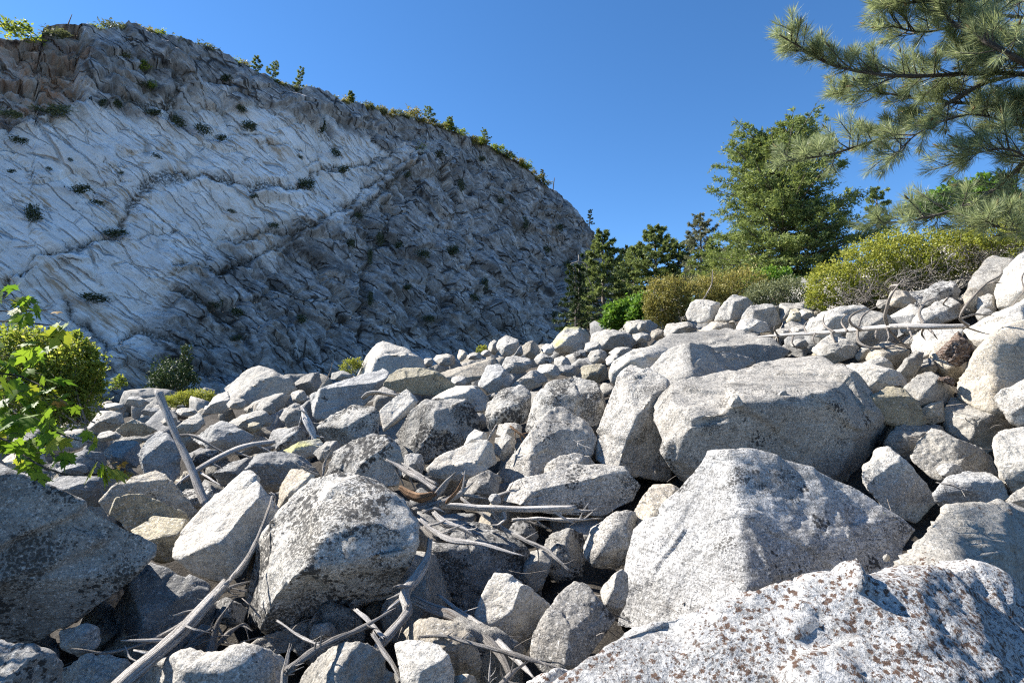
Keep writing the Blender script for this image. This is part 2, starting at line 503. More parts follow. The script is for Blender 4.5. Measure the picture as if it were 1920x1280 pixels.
    zw, zr, zc = sep.outputs[0], sep.outputs[1], sep.outputs[2]
    uv = b.n("ShaderNodeUVMap", uv_map="wall").outputs[0]
    obj = b.n("ShaderNodeTexCoord").outputs["Object"]
    folv = b.n("ShaderNodeMapping", inp={"Vector": uv, "Rotation": (0, 0, R(38))}).outputs[0]
    fol = b.n("ShaderNodeMapping", inp={"Vector": folv, "Scale": (0.22, 1.7, 1)}).outputs[0]
    fol2 = b.n("ShaderNodeMapping", inp={"Vector": folv, "Scale": (0.7, 4.2, 1)}).outputs[0]
    n1 = b.noise(uv, 0.10, 7, 0.62, 0.8)
    n2 = b.noise(fol, 1.0, 9, 0.62, 0.12)
    n3_ = b.noise(fol2, 1.0, 6, 0.62, 0.1)
    n4 = b.noise(uv, 1.9, 8, 0.72)
    n5 = b.noise(uv, 0.32, 6, 0.6, 1.2)
    msk = b.ramp(b.noise(uv, 0.075, 4, 0.6, 0.4), 0.44, 0.62, 0.08, 1.0)
    msk2 = b.ramp(b.noise(b.n("ShaderNodeMapping", inp={"Vector": uv, "Location": (40, 9, 0)}).outputs[0], 0.09, 4, 0.6), 0.44, 0.60, 0.1, 1.0)
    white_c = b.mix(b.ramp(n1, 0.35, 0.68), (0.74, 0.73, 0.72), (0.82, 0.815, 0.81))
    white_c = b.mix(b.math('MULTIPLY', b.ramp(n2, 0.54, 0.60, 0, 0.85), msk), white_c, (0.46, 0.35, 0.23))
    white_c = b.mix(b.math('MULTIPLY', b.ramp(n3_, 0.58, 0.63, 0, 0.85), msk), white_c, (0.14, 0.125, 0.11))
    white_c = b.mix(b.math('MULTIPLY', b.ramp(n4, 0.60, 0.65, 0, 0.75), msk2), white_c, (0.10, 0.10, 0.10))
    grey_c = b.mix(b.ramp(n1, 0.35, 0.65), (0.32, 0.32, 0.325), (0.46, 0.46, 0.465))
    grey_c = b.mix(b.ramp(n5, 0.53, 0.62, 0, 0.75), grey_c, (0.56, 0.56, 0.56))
    grey_c = b.mix(b.ramp(n2, 0.56, 0.72, 0, 0.5), grey_c, (0.30, 0.25, 0.20))
    grey_c = b.mix(b.ramp(n3_, 0.575, 0.63, 0, 0.7), grey_c, (0.08, 0.08, 0.08))
    grey_c = b.mix(b.ramp(n4, 0.57, 0.68, 0, 0.75), grey_c, (0.075, 0.075, 0.075))
    # open joints between the rock slabs, their inner shade painted as dark lines
    wv = b.n("ShaderNodeTexNoise", inp={"Vector": uv, "Scale": 0.22, "Detail": 5.0})
    def joints(scale, sc, wdt, seed):
        mp = b.n("ShaderNodeMapping", inp={"Vector": folv, "Location": (seed, seed * 2.0, 0), "Scale": sc}).outputs[0]
        mv = b.n("ShaderNodeVectorMath", operation='MULTIPLY_ADD', inp={0: wv.outputs["Color"], 1: (0.9, 0.9, 0.0), 2: mp}).outputs[0]
        d = b.voro(mv, scale, 'DISTANCE_TO_EDGE')
        return b.ramp(d, 0.0, wdt, 1.0, 0.0)
    j1 = joints(0.10, (0.30, 1.7, 1.0), 0.03, 3.0)
    j2 = joints(0.26, (0.45, 1.5, 1.0), 0.045, 11.0)
    brk = b.ramp(b.noise(uv, 0.16, 4, 0.6), 0.45, 0.56)
    j1 = b.math('MULTIPLY', j1, b.ramp(b.noise(uv, 0.11, 3, 0.6), 0.43, 0.55))
    j2 = b.math('MULTIPLY', j2, brk)
    jj = b.math('MAXIMUM', j1, j2)
    n6 = b.noise(fol, 0.45, 8, 0.7, 1.5)
    grey_c = b.mix(b.ramp(n6, 0.46, 0.62, 0, 0.5), grey_c, (0.17, 0.17, 0.17))
    white_c = b.mix(b.ramp(n6, 0.60, 0.72, 0, 0.55), white_c, (0.30, 0.285, 0.265))
    och = b.noise(b.n("ShaderNodeMapping", inp={"Vector": folv, "Location": (7.0, 3.0, 0), "Scale": (0.05, 0.16, 1)}).outputs[0], 1.0, 6, 0.65, 0.8)
    och = b.math('MULTIPLY', b.ramp(och, 0.57, 0.64), b.ramp(n2, 0.42, 0.56, 0.15, 0.8))
    white_c = b.mix(och, white_c, (0.44, 0.31, 0.19))
    grey_c = b.mix(b.math('MULTIPLY', och, 0.7), grey_c, (0.36, 0.26, 0.17))
    white_c = b.mix(b.math('MULTIPLY', j1, 0.45), white_c, (0.14, 0.12, 0.10))
    grey_c = b.mix(b.math('MULTIPLY', jj, 0.9), grey_c, (0.045, 0.043, 0.04))
    # fracture blocks differ a little in tone
    def blocks(sc, loc):
        mp = b.n("ShaderNodeMapping", inp={"Vector": folv, "Location": loc, "Scale": sc}).outputs[0]
        mv = b.n("ShaderNodeVectorMath", operation='MULTIPLY_ADD', inp={0: wv.outputs["Color"], 1: (0.5, 0.5, 0.0), 2: mp}).outputs[0]
        nd = b.n("ShaderNodeTexVoronoi", feature='F1', distance='MANHATTAN', inp={"Vector": mv, "Scale": 1.0})
        return b.n("ShaderNodeSeparateColor", inp={0: nd.outputs["Color"]}).outputs[0]
    b1 = blocks((0.09, 0.32, 1), (3, 8, 0)); b2 = blocks((0.35, 1.1, 1), (13, 2, 0)); b3 = blocks((0.9, 2.4, 1), (1, 22, 0))
    bt = b.math('MULTIPLY', b.math('MULTIPLY', b.ramp(b1, 0, 1, 0.74, 1.2), b.ramp(b2, 0, 1, 0.72, 1.10)), b.ramp(b3, 0, 1, 0.76, 1.10))
    gm = b.n("ShaderNodeCombineColor", inp={0: bt, 1: bt, 2: bt}).outputs[0]
    grey_c = b.mix(1.0, grey_c, gm, 'MULTIPLY')
    white_c = b.mix(0.28, white_c, gm, 'MULTIPLY')
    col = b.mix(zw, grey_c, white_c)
    rust_c = b.mix(b.ramp(n5, 0.4, 0.62), (0.44, 0.38, 0.32), (0.50, 0.25, 0.12))
    col = b.mix(b.math('MULTIPLY', zr, b.ramp(n4, 0.3, 0.6, 0.25, 0.9)), col, rust_c)
    crc = b.math('MULTIPLY', b.ramp(zc, 0.35, 0.95), b.ramp(n4, 0.40, 0.55, 0.1, 0.9))
    col = b.mix(crc, col, (0.055, 0.055, 0.048))  # shade inside the fractures painted into the rock colour, with dark growth
    bs = b.n("ShaderNodeBsdfPrincipled", inp={"Base Color": col, "Roughness": 0.95})
    bs.inputs["Specular IOR Level"].default_value = 0.15
    nrm = b.bump(b.math('ADD', b.math('MULTIPLY', b2, 1.0), b.math('MULTIPLY', b1, 2.0)), 0.8, 0.9)
    nrm = b.bump(n2, 0.25, 0.4, nrm)
    nrm = b.bump(b.math('SUBTRACT', 1.0, jj), 0.8, 0.8, nrm)
    nrm = b.bump(n3_, 0.25, 0.2, nrm)
    nrm = b.bump(n4, 0.4, 0.2, nrm)
    nt.links.new(nrm, bs.inputs["Normal"])
    nt.links.new(bs.outputs[0], out.inputs[0])
    me = mesh_np("cliff", P, F, smooth_shade=False, mat=m)
    ca = me.color_attributes.new("zone", 'FLOAT_COLOR', 'POINT')
    buf = np.ones((len(P), 4), np.float32)
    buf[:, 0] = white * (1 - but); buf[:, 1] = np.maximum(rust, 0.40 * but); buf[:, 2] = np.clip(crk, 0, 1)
    ca.data.foreach_set("color", buf.ravel())
    uvl = me.uv_layers.new(name="wall")
    li = np.zeros(len(me.loops), np.int32); me.loops.foreach_get("vertex_index", li)
    uvl.data.foreach_set("uv", SH[li].astype(np.float32).ravel())
    tag(link("cliff", me), "tall shaded white and grey rock cliff rising behind the boulder field", "cliff", kind="structure")
build_cliff()

def cliff_pt(px, py, out=0.0):
    s_, h_ = cliff_sh(px, py)
    return Q0 + s_ * CU + h_ * CW + out * CN

# ------------------------------------------------------------------ boulders
_ICO = {}
def ico(level):
    if level not in _ICO:
        bm = bmesh.new()
        bmesh.ops.create_icosphere(bm, subdivisions=level, radius=1.0)
        V = np.array([v.co[:] for v in bm.verts]); V /= np.linalg.norm(V, axis=1)[:, None]
        F = np.array([[v.index for v in f.verts] for f in bm.faces])
        bm.free()
        _ICO[level] = (V, F)
    return _ICO[level]

_NB = {}
def ico_nb(level):
    if level not in _NB:
        V, F = ico(level)
        nb = [[] for _ in range(len(V))]
        for a_, b_, c_ in F.tolist():
            nb[a_].append(b_); nb[b_].append(c_); nb[c_].append(a_)
        _NB[level] = np.array([(x + x[:1])[:6] for x in nb])
    return _NB[level]

def hull_planes(pts):
    bm = bmesh.new()
    for p in pts: bm.verts.new(p)
    bmesh.ops.convex_hull(bm, input=bm.verts)
    bm.normal_update()
    N, D = [], []
    vol, cen = 0.0, np.zeros(3)
    for f in bm.faces:
        vs = [np.array(v.co[:]) for v in f.verts]
        tv = float(np.dot(vs[0], np.cross(vs[1], vs[2])))
        vol += tv; cen += tv * (vs[0] + vs[1] + vs[2]) / 4
        if f.calc_area() < 1e-7: continue
        n = np.array(f.normal[:]); d = float(n @ vs[0])
        if any((n @ m) > 0.996 and abs(d - dm) < 0.05 for m, dm in zip(N, D)): continue
        N.append(n); D.append(d)
    bm.free()
    return np.array(N), np.array(D), cen / vol

def rock_surface(N, D, ext, level, k, rough, seed, chip=0.05, strat=0.0):
    """star-shaped solid bounded by planes n.x<=d with worn edges, broken facets and noise; ext = half extents"""
    V, F = ico(level)
    rg = np.random.default_rng(seed)
    dirs = V * ext
    dirs = dirs / np.linalg.norm(dirs, axis=1)[:, None]
    q = np.clip((dirs @ N.T) / D, 0, None)
    mx = q.max(1, keepdims=True)
    w = (q / mx) ** 30
    nrm = w @ N
    nrm /= np.linalg.norm(nrm, axis=1)[:, None] + 1e-9
    if k < 20:
        w = (q / mx) ** (k * 3.0)
        r = 1.0 / (mx[:, 0] * w.sum(1) ** (1.0 / (k * 3.0)))
        P = dirs * r[:, None]
    else:
        # broken stone: flat faces; the vertices next to an edge are drawn onto it so that it stays crisp
        P = dirs / mx
        i1 = q.argmax(1)
        el = 0.62 * np.linalg.norm(P[F[:, 0]] - P[F[:, 1]], axis=1).mean()
        for _ in range(2):
            sl = D[None, :] - P @ N.T
            n1 = N[i1]
            sl[np.arange(len(P)), i1] = 1e9
            t2 = np.sqrt(np.clip(1 - (n1 @ N.T) ** 2, 1e-4, 1))
            mv = np.where(t2 > 0.12, sl / t2, 1e9)
            i2 = mv.argmin(1)
            s2 = sl[np.arange(len(P)), i2]; d2_ = mv[np.arange(len(P)), i2]
            n2 = N[i2]
            t = n2 - (n1 * n2).sum(1)[:, None] * n1
            ok = (d2_ < el) & (d2_ > 1e-6)
            P = P + np.where(ok[:, None], t * (s2 / np.maximum((t * t).sum(1), 1e-4))[:, None], 0)
    L = float(np.mean(ext))
    o = rg.uniform(-50, 50, 3)
    # broken facets: cells that tilt and step
    d = np.zeros(len(P))
    for nc, am in ((10, 0.5), (34, 0.55), (110, 0.32)):
        if level < 5 and nc > 40: continue
        sd = P[rg.integers(0, len(P), nc)] + rg.normal(0, 0.05 * L, (nc, 3))
        Pw = P + 0.10 * L * np.stack([perlin(P / L * 2.3 + o, 1), perlin(P / L * 2.3 + o, 2), perlin(P / L * 2.3 + o, 3)], -1)
        g = rg.normal(0, 0.55, (nc, 3)); st = rg.normal(0, 0.30 * L / math.sqrt(nc), nc)
        tau = 0.035 * L * L / nc
        acc = np.empty(len(P))
        for sl in np.array_split(np.arange(len(P)), max(1, nc * len(P) // 600000)):
            p_ = Pw[sl]
            d2 = (p_ ** 2).sum(1)[:, None] - 2 * p_ @ sd.T + (sd ** 2).sum(1)[None]
            ww = np.exp(-(d2 - d2.min(1, keepdims=True)) / tau)
            val = P[sl] @ g.T - (sd * g).sum(1)[None] + st[None]
            acc[sl] = (ww * val).sum(1) / ww.sum(1)
        d += chip / 0.05 * 0.12 * am * acc
    d += rough * L * (0.55 * fbm(P / L * 1.4 + o, seed, 3) + 0.30 * fbm(P / L * 4.0 + o, seed + 5, 4, 0.55))
    if level >= 6:
        d += rough * L * 0.10 * fbm(P / L * 14.0 + o, seed + 9, 3, 0.6, ridged=True)
    if strat:
        ax = rg.normal(0, 1, 3); ax /= np.linalg.norm(ax)
        c = (P @ ax) / L * 9 + 1.2 * perlin(P / L * 1.5 + o, 33)
        d += strat * L * 0.05 * (np.abs((c % 1.0) - 0.5) * 2 - 0.5)
    P = P + nrm * d[:, None]
    if k >= 20:
        nb = ico_nb(level)
        lm = {4: 0.02, 5: 0.05, 6: 0.12, 7: 0.25}.get(level, 0.0)
        P = (1 - lm) * P + lm * P[nb].mean(1)
    return P, F

ROCKS = []      # (object, outline px, D, centre px, radius px)
def lod(px):
    return 7 if px > 450 else 6 if px > 140 else 5 if px > 45 else 4

SEED = [100]
# main faces of the larger boulders: point px, py, depth offset m, facing (degrees right of the viewer), upward tilt (degrees)
FACES = {
 "huge white boulder spotted": [(1500,1120,.25,-12,58),(1180,1220,-.12,-38,44),(1740,1215,-.02,42,44),(1500,1290,-.42,6,40)],
 "white boulder with orange": [(1806,1000,-.1,-52,36),(1812,1000,-.1,42,12),(1850,945,.3,0,65)],
 "large pointed boulder": [(1400,945,-.2,-54,30),(1400,945,-.2,16,25),(1480,868,.2,14,35)],
 "central grey boulder": [(641,951,-.12,-42,42),(641,951,-.12,16,29),(700,900,.25,10,58),(690,1084,-.18,22,-38),(490,1090,.08,-60,10)],
 "big shaded boulder": [(60,1000,.0,26,14),(0,885,.05,-5,58),(170,1120,.12,22,-34)],
 "shaded dark pyramid": [(268,1118,-.1,-38,8),(268,1118,-.1,32,14),(320,1075,.15,10,55)],
 "sharp pale wedge": [(413,1013,-.12,-32,50),(413,1013,-.12,2,-10),(462,965,.08,58,12)],
 "small rock with flat": [(310,1005,-.05,-10,58),(310,1005,-.05,10,-6)],
 "white angular block": [(955,1130,-.06,-28,36),(975,1150,-.05,48,2),(947,1188,-.08,6,-14)],
 "grey granite boulder": [(1060,1150,-.06,-22,27),(1075,1150,-.05,38,20),(1085,1100,.2,10,60)],
 "bright front block": [(790,1240,-.1,-48,20),(790,1240,-.1,26,6),(790,1203,.05,-5,66)],
 "massive flat-topped": [(1386,764,-.35,-8,72),(1386,764,-.35,10,-10),(1284,834,-.5,-62,14),(1590,735,.25,36,34),(1640,820,.3,40,-20)],
 "tall white boulder standing": [(1172,800,-.1,-50,24),(1180,825,-.2,24,-4),(1190,690,.6,0,60)],
 "sharp wedge boulder": [(1292,680,.0,-42,45),(1292,680,.0,36,32)],
 "tall white block": [(702,680,-.2,-60,20),(702,680,-.2,12,12),(725,645,.5,0,60)],
 "long slab with bright": [(640,724,.1,-8,66),(640,724,.1,8,0),(598,755,-.1,-58,10)],
 "tilted slab with shaded": [(780,706,.1,-12,58),(780,706,.1,10,-14)],
 "smooth grey tilted block": [(745,765,-.05,-14,34),(768,765,-.05,40,-14)],
 "dark lichened wedge": [(655,785,-.05,-16,50),(680,795,-.1,20,10),(625,812,-.12,-14,-24)],
 "big smooth-sided": [(800,765,.05,-34,20),(850,770,.05,24,24),(830,755,.15,0,58),(800,840,-.2,10,-6)],
 "large rounded speckled": [(1060,745,.0,-4,60),(1060,745,.0,14,6),(1010,770,.0,-52,16)],
 "streaked wedge boulder": [(1000,830,-.05,-56,30),(1000,830,-.05,18,20),(1070,780,.4,20,50)],
 "broad dark-fronted": [(1060,900,.0,-10,60),(1060,905,-.05,8,6),(960,920,.0,-55,20)],
 "white faceted boulder": [(860,862,.0,-16,52),(860,866,-.05,-6,10),(918,860,.1,52,16)],
 "speckled boulder with angular": [(680,845,.05,-20,50),(715,860,-.02,32,6),(650,870,-.05,-38,18)],
 "huge smooth cream": [(1850,700,-.15,-26,36),(1880,720,-.2,18,14),(1930,620,.4,0,60)],
 "shaded boulder under the right": [(1670,880,.0,12,6),(1660,850,.15,-20,55)],
 "split white block": [(1325,580,-.1,-34,20),(1335,580,-.1,40,5),(1320,565,.2,0,62)],
 "dark-faced angular": [(1372,580,-.1,-44,18),(1376,580,-.1,34,2),(1385,560,.2,0,60)],
 "shaded square block on the skyline": [(1425,585,-.1,12,0),(1425,576,.0,-5,60),(1400,595,-.05,-45,20)],
 "shaded square block right": [(1690,745,-.05,4,0),(1690,738,.0,0,60)],
 "big rounded pale": [(485,715,.0,-36,38),(485,715,.0,16,10),(500,692,.5,0,58)],
 "large shaded blue": [(300,830,.05,-20,40),(305,850,.0,14,10)],
 "broad scalloped": [(270,930,-.05,6,10),(285,884,.1,0,55)],
 "thin scalloped": [(270,955,-.05,4,4)],
 "broad low slab": [(1350,640,.3,-4,72),(1350,665,-.2,5,20)],
 "dark shaded boulder with": [(900,1040,.05,4,8),(930,985,.3,0,60),(985,1060,.05,45,25)],
 "shaded low rock": [(560,1185,.0,5,30)],
 "rounded white boulder above": [(1780,850,.0,-18,40),(1830,870,.0,20,20)],
 "flat white slab on": [(870,700,.3,-6,70),(870,712,.0,10,5)],
}
def ray_depths(pix, planes):
    d = np.full(len(pix), -1e9)
    rs = FWD + (pix[:, 0:1] - 960) / FPX * RGT + (640 - pix[:, 1:2]) / FPX * UPV
    for P0, n in planes:
        nr = rs @ n
        lam = np.where(nr < -0.03, (P0 @ n) / np.minimum(nr, -0.03), -1e9)
        d = np.maximum(d, lam)
    return d

def boulder(label, D, mat, outline, front=None, T=None, k=26, rough=0.10, chip=0.05, lean=0.5, chips=4, strat=0.0, name="boulder", group="boulders of the rockfall", cat="boulder", seed=None, tf=1.0):
    SEED[0] += 1
    sd = seed or SEED[0]
    rg = np.random.default_rng(sd)
    O = np.array([(p[0], p[1]) for p in outline], float)
    cx, cy = (O.min(0) + O.max(0)) / 2; w = np.ptp(O[:, 0]); h = np.ptp(O[:, 1])
    if T is None: T = 0.75 * math.sqrt(w * h) * D / FPX
    T *= tf
    if True:
        fc = next((v for kk, v in FACES.items() if label.startswith(kk)), None)
        U = rg.uniform
        if fc is None:
            nx, ny = cx + U(-.05, .15) * w, cy + U(-.25, -.05) * h
            fc = [(nx, ny, -.30 * T, U(-35, 15), U(52, 70)), (nx, ny, -.30 * T, U(2, 34), U(-6, 16)), (cx - U(.12, .3) * w, cy, -.22 * T, U(-72, -42), U(14, 38)),
                  (cx + U(.22, .38) * w, cy + .1 * h, -.15 * T, U(46, 78), U(0, 28)), (cx, cy + .36 * h, -.2 * T, U(-15, 25), U(-45, -20))]
        planes = []
        for (x, y, dd, az, el) in fc:
            az, el = R(az), R(el)
            vr = ray(x, y); va = math.atan2(vr[0], vr[1])       # facing is measured against the line of sight
            n = np.array([math.sin(az) * math.cos(el), -math.cos(az) * math.cos(el), math.sin(el)])
            planes.append((at(x, y, D + dd), n))
        # sample the outline and its inside
        E = [O[i] * (1 - t) + O[(i + 1) % len(O)] * t for i in range(len(O)) for t in (0, 0.33, 0.67)]
        gx, gy = np.meshgrid(np.linspace(O[:, 0].min(), O[:, 0].max(), 15)[1:-1], np.linspace(O[:, 1].min(), O[:, 1].max(), 15)[1:-1])
        Gp = np.stack([gx.ravel(), gy.ravel()], -1)
        Gp = Gp[poly_in(Gp, O)]
        S_ = np.vstack([np.array(E), Gp]) if len(Gp) else np.array(E)
        dd = np.clip(ray_depths(S_, planes), D - 0.65 * T, D + 0.95 * T)
        pts = [at(x, y, d_) for (x, y), d_ in zip(S_, dd)]
        ne = len(E)
        pts += [at(cx + (x - cx) * 0.74, cy + (y - cy) * 0.74 + 0.05 * h, d_ + 0.6 * T) for (x, y), d_ in zip(S_[:ne:3], dd[:ne:3])]
    pts = np.array(pts)
    c = (pts.min(0) + pts.max(0)) / 2
    N, Dd, cen = hull_planes(pts - c)
    c = c + cen; Dd = Dd - N @ cen
    Q = pts - c
    view = -c / np.linalg.norm(c)
    for _ in range(chips):
        for _try in range(30):
            m = rg.normal(0, 1, 3); m /= np.linalg.norm(m)
            if m @ view > 0.2: break
        sp = (Q @ m).max()
        N = np.vstack([N, m]); Dd = np.append(Dd, sp * rg.uniform(0.86, 0.97))
    ext = np.ptp(Q, axis=0) / 2
    Dd = np.maximum(Dd, 0.02 * ext.max())
    ext = np.maximum(ext, ext.max() * 0.3)
    vis = max(min(w, 900), min(h, 900))
    P, F = rock_surface(N, Dd, ext, lod(vis), k, rough * (1.0 if k < 20 else 0.6), sd, chip, strat)
    o = link(name, mesh_np(name, P, F, mat=M[mat], smooth_shade=(k < 20 or lod(vis) > 5)), loc=c)
    tag(o, label, cat, group)
    ROCKS.append((o, O, D, (cx, cy), max(w, h) / 2))
    return o

B = boulder
# --- foreground
BIG_FRONT = B("huge white boulder spotted with brown lichen filling the lower right corner", 2.0, "brown",
  [(930,1340,-.55),(1030,1272,-.35),(1084,1234,-.2),(1117,1188,0),(1168,1157,.15),(1245,1144,.25),(1386,1099,.45),(1466,1076,.55),(1574,1055,.6),(1655,1064,.6),(1773,1058,.55),(1818,1060,.5),(1864,1085,.35),(1935,1135,.2),(2050,1220,.0),(2150,1500,-.5),(1500,1560,-.75),(1000,1560,-.6)],
  front=[(1250,1240,-.25),(1500,1200,-.1),(1700,1190,-.12),(1900,1260,-.35),(1450,1320,-.45),(1200,1400,-.5)], T=1.5, k=16, rough=0.085, chip=0.05, chips=0)
B("white boulder with orange lichen dots at the right edge, its right side shaded", 3.1, "brown2",
  [(1670,1072,.0),(1677,1054,.1),(1715,998,.15),(1756,953,.25),(1797,939,.35),(1868,935,.5),(1900,948,.55),(1990,985,.5),(2030,1120,.1),(1864,1140,-.25),(1760,1120,-.2)],
  front=[(1800,962,-.02),(1812,1020,-.2),(1822,1085,-.3)], T=1.0, k=30, rough=0.09)
B("large pointed boulder with bright left face and dark streaked right face", 4.2, "ridge",
  [(1150,1175,.25),(1168,1142,.3),(1171,1105,.3),(1184,1050,.4),(1192,994,.5),(1238,950,.5),(1285,923,.4),(1313,880,.25),(1330,850,.12),(1352,849,.12),(1406,850,.3),(1446,857,.38),(1534,880,.45),(1601,910,.5),(1641,947,.5),(1692,972,.5),(1722,990,.5),(1690,1030,.3),(1660,1100,.1),(1500,1190,-.25),(1300,1220,-.25)],
  front=[(1345,858,.0),(1366,905,-.14),(1402,945,-.25),(1428,1000,-.38),(1425,1110,-.58)], T=1.3, k=38, rough=0.08, chip=0.04, chips=0, strat=0.0)
B("central grey boulder with black lichen face tilted over dark hollow", 3.95, "speck",
  [(462,1112,.05),(470,1038,.1),(486,1009,.15),(522,975,.25),(545,930,.35),(584,895,.42),(634,880,.48),(675,878,.5),(716,890,.45),(742,907,.35),(770,941,.25),(790,974,.15),(797,1005,.1),(790,1040,.1),(735,1108,.15),(620,1150,.1),(500,1187,.0),(470,1154,.0)],
  front=[(708,905,.12),(640,955,-.12),(580,990,-.2),(566,1080,-.38),(590,1128,-.36),(515,1170,-.2),(690,1080,-.25),(786,1030,-.05)], T=0.9, k=24, rough=0.14, chip=0.06)
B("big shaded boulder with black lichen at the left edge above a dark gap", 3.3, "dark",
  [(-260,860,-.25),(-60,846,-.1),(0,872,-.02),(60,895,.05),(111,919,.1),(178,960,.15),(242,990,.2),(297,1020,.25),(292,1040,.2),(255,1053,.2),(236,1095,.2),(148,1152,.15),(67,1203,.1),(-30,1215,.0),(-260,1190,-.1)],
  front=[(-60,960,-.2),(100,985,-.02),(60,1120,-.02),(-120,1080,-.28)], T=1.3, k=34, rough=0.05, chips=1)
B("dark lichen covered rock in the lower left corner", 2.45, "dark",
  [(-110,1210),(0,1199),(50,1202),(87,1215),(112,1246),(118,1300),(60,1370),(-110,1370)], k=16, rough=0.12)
B("shaded dark pyramid rock with a torn vertical edge behind the grey log", 3.75, "blue",
  [(202,1222,.1),(205,1172,.1),(232,1100,.12),(255,1052,.15),(300,1066,.25),(396,1098,.2),(382,1130,.1),(360,1220,.0),(282,1250,-.05)],
  front=[(265,1062,.02),(268,1118,-.14),(279,1206,-.22),(350,1120,-.02)], T=0.6, k=40, rough=0.08, chip=0.06)
B("sharp pale wedge boulder with smooth bright top and shaded front", 4.35, "pale",
  [(322,1046,.0),(327,1014,.0),(368,967,.25),(420,915,.4),(457,885,.5),(470,887,.5),(500,920,.42),(526,955,.3),(497,990,.1),(452,1078,.05),(420,1094,.0),(363,1080,.0)],
  front=[(413,1013,-.14),(330,1016,-.02),(459,965,.12),(470,990,-.1),(440,1050,-.14)], T=0.6, k=60, rough=0.06, chip=0.04, chips=2)
B("small rock with flat bright top wedged left of the sharp pale wedge", 4.75, "tan",
  [(245,992,.1),(292,967,.3),(356,973,.3),(345,1000,.1),(328,1050,.0),(302,1062,.0),(270,1040,.0)], front=[(330,1008,-.1),(270,1000,-.05),(305,1050,-.08)], k=40, rough=0.07)
B("broad scalloped slab standing upright behind the thin front slab", 5.4, "warm",
  [(186,937,.0),(215,906,.05),(250,890,.1),(285,881,.15),(312,889,.15),(340,920,.1),(369,958,.05),(366,985,.0),(300,1000,.0),(242,995,.0),(198,965,.0)], front=[(260,930,-.12),(320,935,-.12)], T=0.32, k=40, rough=0.07)
B("thin scalloped brownish slab leaning in front of the broader scalloped slab", 5.05, "tan",
  [(198,962,.0),(214,934,.05),(240,926,.08),(265,925,.1),(302,941,.08),(350,962,.0),(360,985,.0),(310,1005,.0),(242,990,.0)], front=[(260,955,-.1),(310,965,-.08)], T=0.25, k=40, rough=0.07)
B("dark shaded boulder with yellowish right edge behind the splintered driftwood", 4.75, "dark",
  [(779,1125,.0),(800,1052,.1),(816,1010,.25),(838,968,.4),(920,980,.45),(977,1008,.4),(1004,1051,.3),(1020,1112,.2),(1010,1150,.1),(886,1160,-.1)],
  front=[(830,1010,.0),(960,1030,.0),(990,1080,-.05),(860,1110,-.2)], T=0.9, k=30, rough=0.08)
B("white angular block in front of the dark shaded boulder", 3.75, "pale",
  [(891,1152,.0),(916,1092,.12),(927,1075,.22),(953,1077,.26),(981,1086,.25),(1004,1112,.2),(1033,1139,.15),(1014,1170,.05),(988,1224,.0),(947,1208,.0),(905,1190,.0)],
  front=[(947,1188,-.12),(984,1150,-.08),(935,1120,-.05),(1010,1140,.0)], k=44, rough=0.07)
B("grey granite boulder with triangular face left of the huge white boulder", 3.45, "granite",
  [(988,1232,.0),(997,1186,.05),(1031,1139,.15),(1054,1109,.2),(1078,1092,.28),(1101,1099,.3),(1128,1129,.28),(1152,1158,.25),(1130,1190,.1),(1090,1250,.0),(1030,1275,-.05)],
  front=[(1050,1150,-.08),(1090,1150,.02),(1040,1225,-.18)], k=30, rough=0.07)
B("bright front block with lit left side at the bottom edge", 2.75, "pale",
  [(737,1206,.05),(760,1198,.12),(790,1200,.15),(822,1206,.15),(846,1226,.1),(854,1262,.0),(845,1320,.0),(765,1330,.0),(748,1256,.0)],
  front=[(788,1203,.02),(793,1250,-.12),(800,1320,-.15)], k=50, rough=0.07)
B("flat slab of rock under the crossing sticks at the bottom", 3.15, "warm",
  [(755,1185,.1),(775,1160,.3),(800,1152,.35),(860,1168,.35),(890,1192,.3),(899,1232,.1),(905,1290,.0),(840,1300,.0)], front=[(860,1195,.0),(875,1250,-.08)], k=36, rough=0.08)
B("long rough grey rock along the bottom beside the thick log", 2.85, "grey",
  [(225,1300,-.1),(250,1264,.0),(290,1243,.1),(340,1221,.2),(400,1212,.28),(440,1213,.3),(500,1225,.25),(540,1212,.2),(556,1245,.1),(560,1320,-.1),(400,1380,-.2),(240,1380,-.2)],
  front=[(340,1262,-.05),(460,1252,-.05),(400,1300,-.2)], T=0.5, k=16, rough=0.16)
B("rough grey rock between the lichen corner rock and the thick log", 3.05, "grey",
  [(105,1300),(115,1258),(150,1232),(200,1224),(245,1235),(262,1255),(230,1310),(160,1340)], k=18, rough=0.14)
B("shaded low rock lying under the tilted central grey boulder", 3.75, "grey",
  [(455,1222),(500,1190),(560,1168),(596,1158),(613,1166),(621,1192),(590,1212),(500,1228)], k=30, rough=0.1)
B("pale rough rock beneath the crossed driftwood at the bottom", 2.95, "pale",
  [(545,1300),(575,1255),(612,1215),(650,1200),(692,1200),(716,1215),(738,1270),(735,1330),(640,1360)], k=18, rough=0.13)
B("low bright rock at the bottom edge under the huge white boulder", 2.6, "brown",
  [(960,1310),(985,1276),(1010,1260),(1050,1250),(1085,1262),(1075,1320),(1000,1340)], k=18, rough=0.12)
B("small upright rock between the granite boulder and the large pointed boulder", 3.75, "grey",
  [(1124,1106),(1150,1076),(1166,1067),(1176,1078),(1178,1105),(1174,1135),(1155,1160),(1134,1142)], k=24, rough=0.1)
B("rounded grey boulder leaning left against the large pointed boulder", 4.75, "granite",
  [(1087,1022),(1110,985),(1150,961),(1190,955),(1210,975),(1192,1010),(1182,1045),(1152,1072),(1115,1062),(1092,1042)], k=16, rough=0.12)
